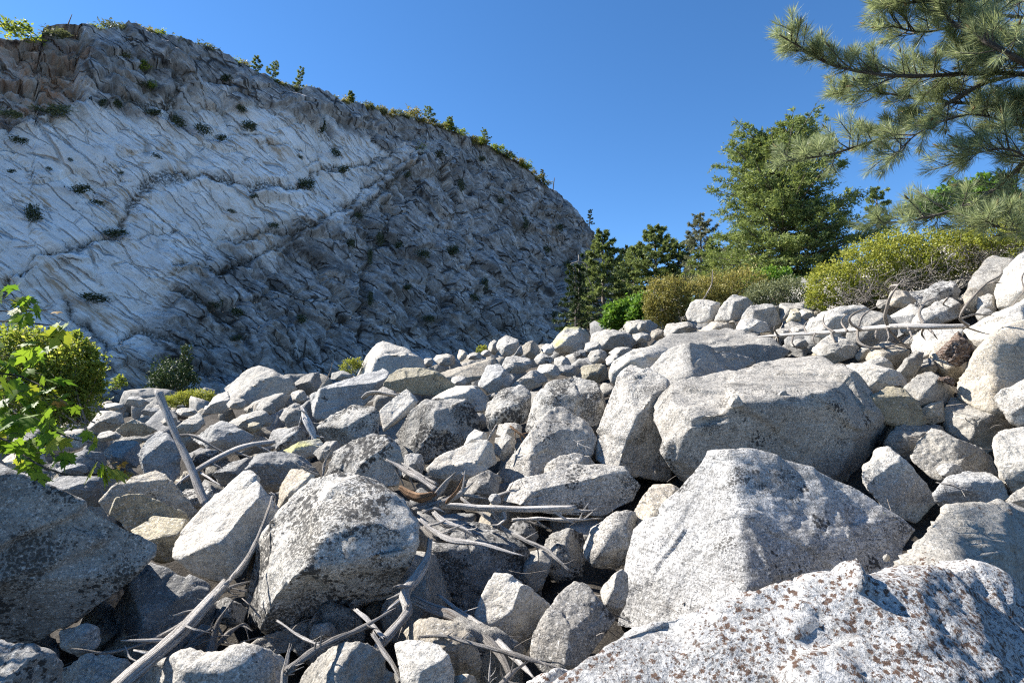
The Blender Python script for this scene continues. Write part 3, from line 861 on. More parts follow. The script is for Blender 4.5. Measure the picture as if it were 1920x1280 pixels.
B("layered pale slab tucked behind the rounded grey boulder", 4.95, "warm",
  [(1172,990),(1200,930),(1230,902),(1258,904),(1284,925),(1270,950),(1225,985),(1185,1005)], k=36, rough=0.1, strat=0.4)
B("lichen blotched rock in the shaded pit under the stick ends", 5.0, "speck",
  [(1015,1035),(1030,1002),(1060,984),(1092,1000),(1102,1050),(1092,1088),(1050,1095),(1020,1070)], k=20, rough=0.13)
# --- middle ground, centre and right
B("massive flat-topped boulder with bright top and shaded overhanging front", 6.3, "granite",
  [(1285,921,-.15),(1250,866,.0),(1211,790,.15),(1200,745,.5),(1251,722,1.0),(1339,697,1.6),(1426,677,2.1),(1477,664,2.5),(1534,670,2.5),(1581,697,2.2),(1614,724,1.7),(1655,765,1.0),(1676,798,.5),(1662,818,.35),(1640,836,.3),(1632,870,.2),(1601,904,.15),(1534,890,.0),(1400,940,-.1)],
  front=[(1282,832,-.55),(1336,795,-.5),(1386,762,-.4),(1470,738,-.15),(1574,722,.1),(1300,890,-.5),(1420,860,-.55),(1560,840,-.25),(1640,790,.05)], T=2.4, k=40, rough=0.06, chip=0.05, chips=3)
B("tall white boulder standing against the massive flat-topped boulder", 7.0, "granite",
  [(1109,866,.0),(1110,832,.05),(1124,785,.15),(1151,724,.45),(1164,697,.6),(1183,682,.75),(1218,697,.8),(1250,714,.8),(1262,800,.5),(1255,900,.2),(1208,900,.0),(1134,877,-.05)],
  front=[(1211,788,-.28),(1141,866,-.2),(1180,730,.2),(1240,890,-.05)], T=1.3, k=36, rough=0.07)
B("sharp wedge boulder with white left slope behind the massive flat-topped boulder", 8.7, "grey",
  [(1205,712,.0),(1241,664,.4),(1262,650,.5),(1295,639,.6),(1339,650,.8),(1416,677,1.0),(1380,700,.4),(1320,712,.1),(1251,730,.0)],
  front=[(1296,645,.2),(1290,690,-.25),(1255,715,-.2)], T=1.4, k=50, rough=0.06)
B("pale long boulder behind and left of the sharp wedge boulder", 9.6, "pale",
  [(1135,703),(1151,677),(1184,657),(1238,646),(1262,655),(1250,690),(1200,715),(1150,726)], k=26, rough=0.08)
B("broad low slab crest above the sharp wedge boulder", 10.8, "grey",
  [(1215,648,.0),(1258,630,.8),(1310,622,1.4),(1366,614,1.8),(1416,629,1.6),(1486,660,.8),(1440,690,.0),(1330,690,-.3),(1240,680,-.2)], front=[(1350,660,-.4),(1420,670,-.3)], T=2.2, k=22, rough=0.06)
B("shaded boulder under the right end of the massive flat-topped boulder", 5.5, "grey",
  [(1611,905,.0),(1614,875,.1),(1644,834,.3),(1668,841,.35),(1706,870,.3),(1735,905,.2),(1757,940,.15),(1716,980,.0),(1665,962,-.05)], front=[(1660,870,.0),(1700,920,-.1),(1660,930,-.15)], k=26, rough=0.09)
B("grey lit rock right of the massive flat-topped boulder's corner", 6.4, "grey",
  [(1655,832),(1682,800),(1727,793),(1768,799),(1775,815),(1740,850),(1706,868),(1675,850)], k=26, rough=0.1)
B("rounded white boulder above the shaded hollow on the right", 5.8, "brown2",
  [(1706,858),(1719,820),(1744,802),(1781,815),(1830,835),(1862,856),(1872,892),(1815,896),(1760,902),(1725,885)], k=16, rough=0.1, lean=0.9)
B("bright white rounded boulder cut by the right edge", 5.2, "pale",
  [(1862,850),(1866,820),(1889,804),(1925,800),(2000,815),(2010,900),(1960,940),(1893,926),(1872,890)], k=16, rough=0.08, lean=0.8)
B("dark shaded rock lying in the hollow on the right", 5.2, "blue",
  [(1745,925),(1773,894),(1814,882),(1860,886),(1885,910),(1895,932),(1835,948),(1765,955)], k=16, rough=0.1)
B("small white rock at the right edge above the orange lichen boulder", 4.3, "pale",
  [(1883,938),(1905,918),(1935,908),(1980,915),(1985,960),(1900,958)], k=20, rough=0.08)
B("pale broad slab between the two white boulders at the right", 6.7, "pale",
  [(1762,772,.0),(1782,746,.3),(1850,750,.4),(1895,785,.3),(1910,830,.1),(1872,858,-.1),(1830,850,-.2),(1775,805,-.1)], k=26, rough=0.09)
B("huge smooth cream boulder at the right edge beside the bark chunk", 6.9, "warm",
  [(1786,752,.0),(1790,712,.1),(1805,684,.2),(1837,652,.4),(1865,625,.55),(1893,608,.7),(1930,598,.8),(2040,600,.8),(2060,800,.0),(1900,780,-.3),(1830,770,-.2)],
  front=[(1870,680,-.25),(1950,650,-.1),(1860,740,-.4)], T=1.6, k=18, rough=0.06)
B("grey-white rock at the right edge below the huge cream boulder", 5.9, "granite",
  [(1866,745),(1880,730),(1907,716),(1960,690),(2010,700),(2020,810),(1930,812),(1895,790)], k=24, rough=0.08)
B("tall white boulder face at the upper right edge behind the dead tree", 9.6, "pale",
  [(1864,550,.0),(1878,516,.2),(1906,488,.5),(1930,462,.8),(2010,430,1.0),(2040,600,.0),(1925,605,-.2),(1876,592,-.1)], k=30, rough=0.07)
B("curved dark-topped rock leaning at the upper right below the shrub", 10.2, "grey",
  [(1803,595),(1803,560),(1826,529),(1837,504),(1848,481),(1866,475),(1897,486),(1901,500),(1880,530),(1868,580)], k=18, rough=0.1)
B("sloping white ledge rock below the tall upper right face", 8.4, "pale",
  [(1806,618,.0),(1848,602,.3),(1900,582,.6),(1930,555,.8),(2010,550,.8),(2020,650,.0),(1860,648,-.2),(1826,655,-.2)], k=24, rough=0.08)
B("rounded boulder right of the largest trunk loop of the dead tree", 10.0, "grey",
  [(1706,608),(1722,585),(1755,567),(1783,558),(1803,570),(1798,594),(1752,612),(1720,625)], k=18, rough=0.09)
B("arched dark rock under the bare brambles", 11.0, "dark",
  [(1726,570),(1735,541),(1760,527),(1790,528),(1802,545),(1796,560),(1760,568),(1740,588)], k=20, rough=0.1)
B("long pale boulder behind the thin end of the dead tree", 10.6, "pale",
  [(1507,616),(1515,602),(1542,584),(1591,573),(1628,576),(1640,600),(1600,632),(1553,640),(1520,630)], k=20, rough=0.09)
B("wide grey boulder behind the middle of the dead tree trunk", 9.5, "grey",
  [(1585,635),(1597,592),(1632,580),(1663,587),(1682,605),(1680,640),(1642,654),(1605,650)], k=22, rough=0.09)
B("white pointed boulder hanging below the dead tree trunk", 8.5, "pale",
  [(1519,656),(1537,639),(1559,628),(1587,633),(1612,651),(1603,668),(1565,683),(1540,672)], k=36, rough=0.08)
B("wide brownish boulder in the loop of the dead tree", 8.2, "warm",
  [(1622,672),(1641,644),(1663,640),(1710,657),(1700,680),(1678,695),(1640,690)], k=28, rough=0.08)
B("small pale rock left of the wide brownish boulder", 8.5, "pale",
  [(1602,670),(1616,649),(1636,654),(1630,672),(1612,680)], k=30, rough=0.08)
B("bright flat rock in front of the wide brownish boulder", 7.8, "pale",
  [(1610,684),(1655,667),(1673,680),(1680,700),(1640,702),(1615,696)], k=34, rough=0.08)
B("long white jagged boulder above the shaded block", 7.3, "pale",
  [(1579,694,.3),(1597,679,.5),(1635,690,.3),(1680,696,.3),(1711,704,.2),(1697,728,.0),(1648,738,-.1),(1626,742,-.1),(1605,716,.1)], k=34, rough=0.09)
B("leaning white rock with a dark cap left of the bark chunk", 7.6, "pale",
  [(1678,694),(1698,671),(1714,657),(1733,660),(1730,680),(1714,706),(1695,710)], k=34, rough=0.08)
B("shaded small rock between the leaning rock and the bark chunk", 7.8, "grey",
  [(1710,708),(1726,676),(1745,671),(1759,691),(1745,706),(1724,714)], k=26, rough=0.08)
B("white pyramid rock left of the huge cream boulder", 6.95, "pale",
  [(1693,732),(1720,701),(1747,694),(1767,712),(1790,730),(1786,755),(1760,768),(1727,770),(1706,750)], k=40, rough=0.08)
B("shaded square block right of the massive flat-topped boulder", 6.7, "tan",
  [(1631,742),(1662,725),(1696,729),(1722,753),(1744,793),(1705,805),(1660,796)], front=[(1660,735,-.05),(1700,740,-.05),(1690,790,-.15)], k=40, rough=0.06)
B("small brown rock at the foot of the white pyramid rock", 6.8, "warm",
  [(1724,768),(1745,755),(1768,752),(1772,788),(1745,798),(1730,792)], k=26, rough=0.08)
B("white slab behind the bark chunk under the dead tree's butt", 8.6, "pale",
  [(1706,645),(1725,620),(1762,611),(1806,618),(1800,652),(1748,694),(1712,670)], k=26, rough=0.08)
B("pale boulder carrying the brown bark chunk", 8.0, "warm",
  [(1738,664),(1760,640),(1800,628),(1824,648),(1808,700),(1790,724),(1764,708),(1744,690)], k=22, rough=0.08)
# --- skyline group right of centre
B("split white block on the skyline left of its darker neighbour", 14.0, "pale",
  [(1285,590),(1293,570),(1304,560),(1330,563),(1350,568),(1344,602),(1314,607),(1290,602)], k=40, rough=0.07)
B("dark-faced angular block on the skyline, tallest of three", 13.6, "grey",
  [(1339,603),(1350,577),(1366,558),(1378,553),(1400,557),(1412,568),(1402,592),(1370,602)], k=44, rough=0.07)
B("shaded square block on the skyline, right of three", 12.8, "grey",
  [(1382,613),(1392,590),(1408,571),(1449,569),(1458,585),(1466,605),(1440,618),(1400,622)], k=40, rough=0.07)
B("low broken rock on the skyline beside the yellow shrub", 14.5, "pale",
  [(1450,590),(1462,570),(1500,567),(1522,576),(1527,595),(1500,605),(1465,606)], k=34, rough=0.08)
B("small upright brown rock right of the shaded square block", 12.4, "tan",
  [(1474,603),(1482,581),(1494,577),(1503,590),(1500,606),(1485,610)], k=30, rough=0.08)
B("flat white boulder on the skyline beside the bright green bush", 17.5, "pale",
  [(1167,614),(1174,602),(1220,599),(1234,610),(1228,624),(1178,626)], k=30, rough=0.08)
B("white block with shaded right end before the olive bush", 14.5, "pale",
  [(1242,627),(1250,607),(1290,602),(1308,615),(1298,632),(1258,636)], k=40, rough=0.07)
B("warm flat rock below the split white block", 13.3, "warm",
  [(1306,620),(1335,603),(1376,604),(1384,622),(1340,632)], k=36, rough=0.08)
B("mossy topped boulder on the skyline before the shaded tree", 20.0, "moss",
  [(1030,650),(1045,627),(1060,614),(1088,612),(1106,626),(1108,645),(1080,662),(1045,664)], k=26, rough=0.08)
B("grey flat boulder right of the mossy topped boulder", 17.0, "grey",
  [(1100,640),(1112,624),(1150,619),(1182,625),(1202,642),(1190,656),(1130,656)], k=24, rough=0.08)
B("tan rock with shaded front below the grey flat skyline boulder", 12.0, "tan",
  [(1088,690),(1096,684),(1135,683),(1140,710),(1120,716),(1090,712)], k=30, rough=0.08)
B("long grey rock with dark speckles under the three skyline blocks", 12.0, "speck",
  [(1360,634),(1372,618),(1400,614),(1425,622),(1428,640),(1390,644)], k=20, rough=0.08)
B("pale wedge under the shaded square skyline block", 12.2, "pale",
  [(1378,618),(1388,600),(1410,596),(1440,606),(1446,622),(1400,628)], k=30, rough=0.08)
# --- centre
B("tall white block with bright left side standing on the centre skyline", 14.0, "pale",
  [(667,706,.0),(688,667,.25),(700,650,.5),(716,638,.8),(755,650,1.0),(797,674,.9),(802,692,.6),(775,708,.2),(708,716,-.1)],
  front=[(712,646,.25),(702,692,-.35),(760,700,-.2)], T=1.5, k=60, rough=0.04, chips=2)
B("long slab with bright top edge and flat grey front below the tall white block", 11.0, "blue",
  [(581,742,.1),(601,728,.4),(668,708,.9),(720,686,1.5),(737,700,1.2),(700,742,.3),(682,760,.0),(640,785,-.2),(597,787,-.2),(583,768,-.1)],
  front=[(603,740,-.25),(676,718,.2),(605,780,-.35)], T=1.0, k=50, rough=0.05, chips=2)
B("tilted slab with shaded brown underside right of the long slab", 10.2, "tan",
  [(714,724,.0),(730,704,.4),(749,690,.7),(790,692,.9),(824,697,.8),(856,724,.4),(812,742,-.1),(756,737,-.1)], front=[(770,712,-.1),(830,712,.1)], T=0.9, k=44, rough=0.07)
B("smooth grey tilted block below the shaded brown slab", 9.2, "pale",
  [(710,770,.2),(735,748,.3),(762,728,.4),(787,750,.2),(770,773,.0),(718,812,-.1),(714,790,.0)], front=[(725,790,-.15),(765,762,-.12)], T=0.6, k=56, rough=0.04, chips=2)
B("dark lichened wedge with tan fractured end, centre left", 8.4, "speck",
  [(593,800,.1),(612,785,.3),(631,770,.5),(661,759,.6),(702,761,.5),(718,782,.3),(714,814,.1),(681,826,.0),(642,836,-.05),(598,820,.0)], front=[(660,775,.05),(630,812,-.2),(700,800,-.05)], T=0.9, k=30, rough=0.1)
B("big smooth-sided boulder with black lichen on its right shoulder", 8.6, "speck",
  [(742,814,.0),(769,768,.3),(796,747,.6),(822,743,.7),(869,747,.7),(890,761,.6),(909,792,.4),(900,820,.2),(869,836,.0),(836,848,-.1),(799,868,-.2),(769,852,-.15)], front=[(800,775,.0),(850,790,-.1),(800,840,-.35)], T=1.2, k=20, rough=0.08)
B("white flat slab lying between two lichened boulders", 9.9, "pale",
  [(802,750),(820,738),(856,723),(896,724),(918,748),(908,774),(870,770)], k=36, rough=0.08)
B("rounded speckled boulder overhanging two small sticks", 8.4, "speck",
  [(911,797,.0),(913,755,.1),(937,728,.35),(977,720,.5),(998,734,.45),(998,766,.3),(981,793,.1),(950,800,.0),(914,810,.0)], k=14, rough=0.1)
B("grey angular boulder above the rounded speckled boulder", 10.5, "blue",
  [(897,722),(913,683),(937,683),(962,708),(955,725),(937,733),(911,741)], k=40, rough=0.07)
B("large rounded speckled boulder with shaded hollow left of the tall white boulder", 7.9, "speck",
  [(983,812,.0),(1000,748,.2),(1024,717,.5),(1071,706,.7),(1118,710,.8),(1140,742,.6),(1130,792,.2),(1071,820,-.1)], front=[(1040,745,-.15),(1110,750,.0),(1060,800,-.35)], T=1.2, k=16, rough=0.09)
B("streaked wedge boulder with bright left edge in front of the large rounded boulder", 6.9, "granite",
  [(934,890,.0),(970,842,.15),(1005,797,.35),(1031,768,.5),(1054,764,.6),(1105,791,.7),(1118,820,.5),(1110,852,.2),(1050,895,-.1),(947,907,-.1)],
  front=[(1038,772,.2),(965,865,-.15),(1000,890,-.28),(1060,850,-.12)], T=1.1, k=36, rough=0.08, strat=0.0)
B("low rounded rock between the streaked wedge and the tall white boulder", 6.4, "granite",
  [(1013,898),(1024,869),(1050,854),(1071,849),(1105,855),(1118,875),(1090,900),(1050,905)], k=16, rough=0.1)
B("broad dark-fronted boulder above the bleached log's bright end", 5.7, "granite",
  [(942,938,.0),(953,906,.15),(1010,888,.4),(1071,871,.6),(1117,871,.65),(1171,879,.5),(1204,909,.25),(1190,938,.0),(1132,968,-.15),(1040,965,-.2)],
  front=[(1010,912,-.1),(1120,892,.1),(1080,935,-.28),(1150,935,-.15)], T=0.9, k=26, rough=0.09)
B("white faceted boulder above the splintered log", 6.6, "pale",
  [(796,877,.0),(836,849,.3),(870,835,.5),(903,822,.6),(927,835,.5),(934,866,.2),(903,888,.0),(853,906,-.1),(802,896,-.05)],
  front=[(870,850,.05),(850,885,-.2),(910,870,-.08)], k=36, rough=0.08)
B("grey rough rock behind the splintered log's tip", 5.95, "granite",
  [(866,930),(878,897),(916,880),(939,896),(932,930),(914,948),(880,945)], k=24, rough=0.11)
B("speckled boulder with angular right side behind the central grey boulder", 5.9, "speck",
  [(610,885,.0),(624,845,.2),(661,823,.45),(700,818,.55),(728,817,.6),(752,835,.5),(756,870,.3),(748,910,.1),(680,915,-.1),(620,905,.0)],
  front=[(730,838,.1),(640,860,-.1),(700,880,-.2)], T=0.9, k=28, rough=0.1)
B("mossy flat rock just below the white bleached branch", 6.9, "moss",
  [(530,844),(560,829),(600,821),(608,836),(588,858),(555,864)], k=20, rough=0.1)
B("small grey rock tucked under the tan fractured wedge", 6.5, "grey",
  [(587,850),(610,828),(633,825),(640,838),(625,858),(605,868)], k=24, rough=0.1)
B("layered low boulder with wavy banding left of the central grey boulder", 6.3, "blue",
  [(459,876,.0),(474,856,.2),(520,848,.4),(560,852,.4),(588,866,.3),(602,890,.1),(580,915,-.05),(500,925,-.1),(464,905,.0)], k=18, rough=0.1, strat=0.5)
B("upright yellowish stone behind the central boulder's left shoulder", 4.9, "warm",
  [(515,960),(528,905),(545,880),(570,878),(592,890),(578,925),(548,950)], k=26, rough=0.09)
B("dark rounded rock at the end of the leaning grey log", 8.4, "dark",
  [(500,824),(514,806),(560,799),(580,814),(570,836),(520,846)], k=18, rough=0.1)
B("speckled round rock touching the white bleached branch", 9.4, "grey",
  [(522,783),(535,762),(560,756),(577,769),(574,794),(540,802)], k=16, rough=0.1)
B("small white shard behind the white faceted boulder", 7.2, "pale",
  [(868,838),(878,815),(890,804),(913,812),(915,828),(890,840)], k=40, rough=0.06)
B("small grey rock below the rounded speckled boulder", 7.3, "grey",
  [(925,850),(930,822),(950,813),(968,825),(965,850),(945,865)], k=24, rough=0.08)
B("pale small rock under the overhang of the rounded speckled boulder", 7.9, "pale",
  [(930,815),(935,795),(965,792),(980,800),(978,818),(955,824)], k=26, rough=0.08)
# --- left middle ground
B("big rounded pale boulder on the left skyline", 15.0, "pale",
  [(421,728,.0),(447,705,.4),(470,690,.7),(484,685,.8),(504,689,.9),(544,708,.9),(557,730,.6),(535,745,.2),(504,754,-.1),(437,766,-.2)], front=[(484,700,.1),(510,720,-.1),(450,745,-.4)], T=1.6, k=30, rough=0.08)
B("pale slope rock leaning left below the big rounded skyline boulder", 14.0, "pale",
  [(378,778),(403,742),(427,734),(436,760),(420,775)], k=30, rough=0.08)
B("shaded angular rock right of the big rounded skyline boulder", 16.0, "grey",
  [(550,718),(575,701),(598,698),(603,718),(590,740),(556,740)], k=34, rough=0.08)
B("pale rock under the big rounded skyline boulder", 12.5, "pale",
  [(457,768),(478,752),(530,734),(546,742),(532,764),(500,782),(470,780)], k=26, rough=0.1)
B("white smooth double rock left of the speckled round rock", 11.0, "pale",
  [(425,794),(455,778),(492,768),(512,785),(508,798),(470,806),(438,802)], k=20, rough=0.1)
B("grey domed boulder above the leaning grey log", 9.2, "blue",
  [(360,824),(388,803),(415,788),(440,795),(480,819),(462,838),(405,850)], k=26, rough=0.08)
B("large shaded blue block left of the standing post", 7.7, "blue",
  [(255,850,.0),(275,826,.2),(300,806,.4),(318,812,.4),(332,840,.2),(340,890,.0),(322,910,-.1),(268,900,-.05)], front=[(300,815,.15),(300,870,-.1)], k=34, rough=0.07)
B("white triangular slope rock behind the standing post", 10.5, "pale",
  [(322,806),(345,788),(374,774),(388,794),(360,818),(332,822)], k=32, rough=0.08)
B("angular pale rock with tan face left of the post", 11.0, "warm",
  [(216,806),(240,790),(270,774),(298,786),(305,803),(272,818),(232,818)], k=36, rough=0.08)
B("white ridged rock near the left shrub", 12.0, "pale",
  [(162,800),(188,770),(230,774),(238,796),(216,808),(178,810)], k=34, rough=0.09)
B("rounded pale boulder behind the maple twigs", 9.2, "pale",
  [(72,845),(100,822),(140,812),(168,812),(180,822),(158,838),(110,852)], k=18, rough=0.08)
B("shaded blue rock right of the rounded pale maple boulder", 8.6, "blue",
  [(192,848),(215,827),(258,824),(268,850),(258,878),(215,876)], k=30, rough=0.08)
B("flat shaded slab behind the hanging maple leaves", 7.4, "blue",
  [(80,880),(110,858),(150,846),(192,848),(205,872),(182,890),(110,890)], k=30, rough=0.08)
B("pale rock at the left edge under the maple leaves", 7.6, "warm",
  [(-20,880),(5,862),(28,848),(80,846),(88,868),(52,886)], k=20, rough=0.09)
B("long blue shaded slab behind the big left lichen boulder", 6.1, "blue",
  [(60,915,.1),(100,895,.3),(150,890,.35),(208,897,.3),(215,918,.1),(188,950,.0),(130,950,-.05)], k=30, rough=0.08)
B("dark rock in the shade right of the standing post", 8.6, "dark",
  [(342,856),(376,838),(412,845),(400,872),(355,880)], k=24, rough=0.09)
B("white wedge behind the layered banded boulder", 7.2, "blue",
  [(395,890,.1),(430,868,.3),(465,858,.4),(480,880,.2),(465,905,.0),(415,908,-.05)], k=30, rough=0.08)
B("bright top rock at the foot of the standing post", 5.9, "speck",
  [(330,940),(345,918),(385,910),(405,925),(395,960),(360,975)], k=26, rough=0.08)
B("white flat skyline rock on the far left", 16.0, "pale",
  [(233,758),(242,743),(262,743),(282,755),(262,764)], k=36, rough=0.07)
B("flat white slab on the skyline below the tall white block", 13.0, "warm",
  [(802,708,.0),(850,690,.6),(925,671,1.2),(938,686,.9),(902,708,.2),(856,726,-.2),(830,722,-.2)], T=0.8, k=44, rough=0.05, chips=2)
B("long tilted pale rock beside the rounded speckled boulder's top", 10.8, "pale",
  [(945,733),(975,708),(1000,692),(1020,700),(1028,716),(1000,728),(970,735)], k=34, rough=0.08)
# simple mid and small stones: centre px, width, height, distance, material, label
SMALL = [
 (834,675,44,26,15.5,"pale","rounded pale stone on the skyline right of the tall white block"),
 (866,666,20,24,15.5,"warm","small pointed stone between two rounded skyline stones"),
 (803,679,22,18,15.0,"grey","small stone touching the tall white block's right foot"),
 (926,651,22,30,17.5,"pale","small white pyramid stone on the skyline left of the tall pointed stone"),
 (951,650,46,46,16.5,"grey","tall pointed stone on the centre skyline"),
 (970,656,22,32,15.5,"blue","slim shaded stone leaning on the tall pointed stone"),
 (996,655,36,38,16.0,"warm","pale stone with rusty side right of the tall pointed stone"),
 (1019,674,38,24,14.5,"grey","dark wedge stone under the rusty sided stone"),
 (1027,656,28,26,16.0,"pale","bright crumbly stone left of the mossy topped boulder"),
 (1054,680,36,28,13.5,"pale","white stone below the crumbly skyline stones"),
 (1090,664,38,18,15.0,"dark","flat dark stone below the mossy topped boulder"),
 (1112,652,34,26,15.0,"grey","round shaded stone right of the flat dark stone"),
 (968,684,66,36,13.5,"grey","square shaded stone below the tall pointed stone"),
 (1029,696,52,34,12.0,"pale","sunlit stone left of the tan rock with shaded front"),
 (1066,694,50,24,12.2,"blue","low stone with blue shaded face left of the tan rock"),
 (1122,668,38,34,13.0,"pale","bright stone above the tan rock with shaded front"),
 (890,668,34,16,16.0,"pale","loose white rubble stone below the small yellow plant"),
 (912,662,22,14,17.0,"grey","tiny grey stone under the small yellow plant"),
 (1205,632,40,20,16.0,"grey","dark stone below the flat white skyline boulder"),
 (1203,612,18,20,16.2,"grey","little dark round stone on the flat white skyline boulder's front"),
 (1234,628,30,26,15.0,"warm","small cream stone left of the block before the olive bush"),
 (1168,660,50,26,13.5,"grey","shaded stone below the grey flat skyline boulder"),
 (1150,676,34,26,12.5,"pale","white stone at the left end of the pale long boulder"),
 (560,742,36,28,12.5,"pale","white small stone left of the long slab"),
 (500,765,44,24,11.8,"grey","grey stone in front of the big rounded skyline boulder"),
 (444,757,40,26,12.6,"pale","pale small stone left of the grey front stone"),
 (478,800,32,22,10.2,"tan","round tan cobble on the white double rock"),
 (540,810,50,24,9.6,"warm","thin flat stone above the dark rounded rock"),
 (400,766,40,16,14.0,"pale","flat bright stone beside the small yellow grass patch"),
 (350,772,48,18,13.5,"pale","flat pale stone in front of the yellow grass patch"),
 (215,762,46,16,15.5,"pale","low pale stone left of the white flat skyline rock"),
 (285,772,46,18,14.0,"blue","low shaded stone below the white flat skyline rock"),
 (318,790,34,20,12.0,"pale","small stone immediately left of the post's upper half"),
 (205,818,52,22,10.5,"grey","ridged stone in front of the white ridged rock"),
 (250,825,60,16,9.6,"pale","flat bright stone above the shaded blue rock"),
 (150,778,36,22,13.5,"pale","white stone half behind the left shrub"),
 (140,880,70,26,7.2,"blue","shaded stone under the drooping maple leaf"),
 (40,900,80,30,6.6,"blue","shaded stone at the left edge above the lichen boulder"),
 (640,705,46,20,13.5,"grey","low grey stone left of the small yellow-green plant"),
 (860,715,34,24,12.0,"grey","grey stone at the lower end of the flat white slab"),
 (880,758,30,22,9.8,"grey","stone in the gap between the two lichened boulders"),
 (700,830,40,40,7.6,"dark","dark stone in the gap below the smooth tilted block"),
 (775,875,50,56,7.0,"dark","brown shaded stone left of the white faceted boulder"),
 (928,935,28,24,5.5,"blue","small blue cobble under the bleached log"),
 (1255,928,26,22,5.2,"pale","little pale stone below the tall white boulder"),
 (1662,1046,16,16,3.6,"pale","tiny white pebble between the pointed and orange lichen boulders"),
 (1500,645,40,22,10.5,"pale","pale stone under the thin tip of the dead tree"),
 (1470,625,44,22,11.8,"pale","white stone above the thin tip of the dead tree"),
 (1440,640,34,18,11.6,"grey","grey stone at the thin tip of the dead tree"),
 (1500,620,40,24,11.5,"pale","white stone crossed by the dead tree's thin end"),
 (1512,590,34,22,13.0,"pale","white stone below the yellow shrub's left end"),
 (1542,668,40,26,9.2,"tan","tan stone left of the white pointed hanging boulder"),
 (1690,560,56,40,11.2,"warm","tan rubble stone below the bare brambles"),
 (1660,572,40,24,11.5,"pale","white stone under the yellow shrub's right stems"),
 (1700,615,34,26,9.6,"grey","grey stone in the largest trunk loop"),
 (1825,560,40,50,9.8,"warm","warm rock beneath the curved dark-topped rock"),
 (1845,590,40,30,9.0,"grey","grey stone below the warm rock"),
 (1850,570,50,44,9.7,"grey","rounded stone left of the tall upper right face"),
 (1600,692,44,26,7.9,"grey","shaded stone below the white pointed hanging boulder"),
 (1780,880,60,30,5.6,"dark","shaded stone in the back of the right hollow"),
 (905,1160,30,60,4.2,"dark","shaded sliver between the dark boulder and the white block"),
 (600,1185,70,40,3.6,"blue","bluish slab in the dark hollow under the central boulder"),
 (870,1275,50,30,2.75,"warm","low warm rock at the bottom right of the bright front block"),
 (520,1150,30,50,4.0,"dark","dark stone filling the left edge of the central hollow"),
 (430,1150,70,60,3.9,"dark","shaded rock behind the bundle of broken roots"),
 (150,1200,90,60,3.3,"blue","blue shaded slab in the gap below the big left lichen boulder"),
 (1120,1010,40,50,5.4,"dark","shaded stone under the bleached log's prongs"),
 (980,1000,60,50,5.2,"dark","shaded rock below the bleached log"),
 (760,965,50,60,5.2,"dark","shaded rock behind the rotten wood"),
]
for (cx, cy, w, h, D, mt, lab) in SMALL:
    rg = np.random.default_rng(int(cx * 7 + cy))
    n = 8
    pts = []
    for i in range(n):
        t = 2 * math.pi * (i + rg.uniform(-.3, .3)) / n
        rr = rg.uniform(0.82, 1.08)
        pts.append((cx + rr * w / 2 * math.cos(t), cy + rr * h / 2 * math.sin(t)))
    B(lab, D, mt, pts, k=rg.uniform(20, 44), rough=0.09, name="rock", group="small rocks of the rockfall", cat="rock")

# ------------------------------------------------------------------ stones filling the gaps of the rockfall
REFS = [(640,1030,"the tilted central boulder"),(150,1050,"the big left lichen boulder"),(420,990,"the sharp pale wedge"),(300,940,"the scalloped slabs"),
 (345,840,"the standing post"),(490,720,"the big rounded skyline boulder"),(735,675,"the tall white skyline block"),(650,730,"the long flat-fronted slab"),
 (820,790,"the smooth-sided lichened boulder"),(955,765,"the rounded speckled boulder"),(1070,760,"the large rounded boulder with a hollow"),
 (1020,840,"the streaked wedge boulder"),(1070,915,"the broad dark-fronted boulder"),(1180,800,"the tall white boulder"),(1430,780,"the massive flat-topped boulder"),
 (1430,980,"the large pointed boulder"),(1500,1180,"the huge brown-spotted boulder"),(1075,1170,"the granite boulder"),(960,1140,"the white angular block"),
 (790,1260,"the bright front block"),(1310,670,"the sharp wedge with white slope"),(1375,580,"the three skyline blocks"),(1070,635,"the mossy topped boulder"),
 (951,650,"the tall pointed skyline stone"),(1640,610,"the fallen dead tree"),(1800,660,"the brown bark chunk"),(1880,680,"the huge cream boulder"),
 (1880,560,"the tall upper right face"),(1800,860,"the white boulder above the hollow"),(1850,1000,"the orange lichen boulder"),(670,860,"the speckled boulder behind the centre"),
 (520,885,"the layered banded boulder"),(255,795,"the angular tan-faced rock"),(100,700,"the left shrub"),(1230,610,"the flat skyline boulder by the bushes")]
TEMPL = []
for i in range(16):
    rg = np.random.default_rng(900 + i)
    nn = int(rg.integers(7, 11))
    N = rg.normal(0, 1, (nn, 3)); N /= np.linalg.norm(N, axis=1)[:, None]
    N = np.vstack([N, np.eye(3), -np.eye(3)])
    Dd = np.concatenate([rg.uniform(0.55, 0.92, nn), np.full(6, 1.0)])
    ext = np.array([1, rg.uniform(.7, 1), rg.uniform(.55, .85)])
    N2 = N / ext; ln = np.linalg.norm(N2, axis=1); 
    P, F = rock_surface(N2 / ln[:, None], Dd / ln, ext, 4, rg.uniform(24, 44), 0.04, 900 + i, 0.04)
    TEMPL.append((P, F))
TLOW, TVLOW = [], []
for i in range(16):
    Vl, Fl = ico(3); Vh, _ = ico(4)
    Vv, Fv = ico(2)
    TVLOW.append((TEMPL[i][0][[int(np.argmax(Vh @ v)) for v in Vv]], Fv))
    TLOW.append((TEMPL[i][0][[int(np.argmax(Vh @ v)) for v in Vl]], Fl))
TM = ["pale", "grey", "pale", "blue", "warm", "grey", "granite", "pale", "tan", "speck", "grey", "blue", "pale", "dark", "pale", "granite"]
TME = [mesh_np("stone", P, F, mat=M[TM[i]], smooth_shade=False) for i, (P, F) in enumerate(TEMPL)]
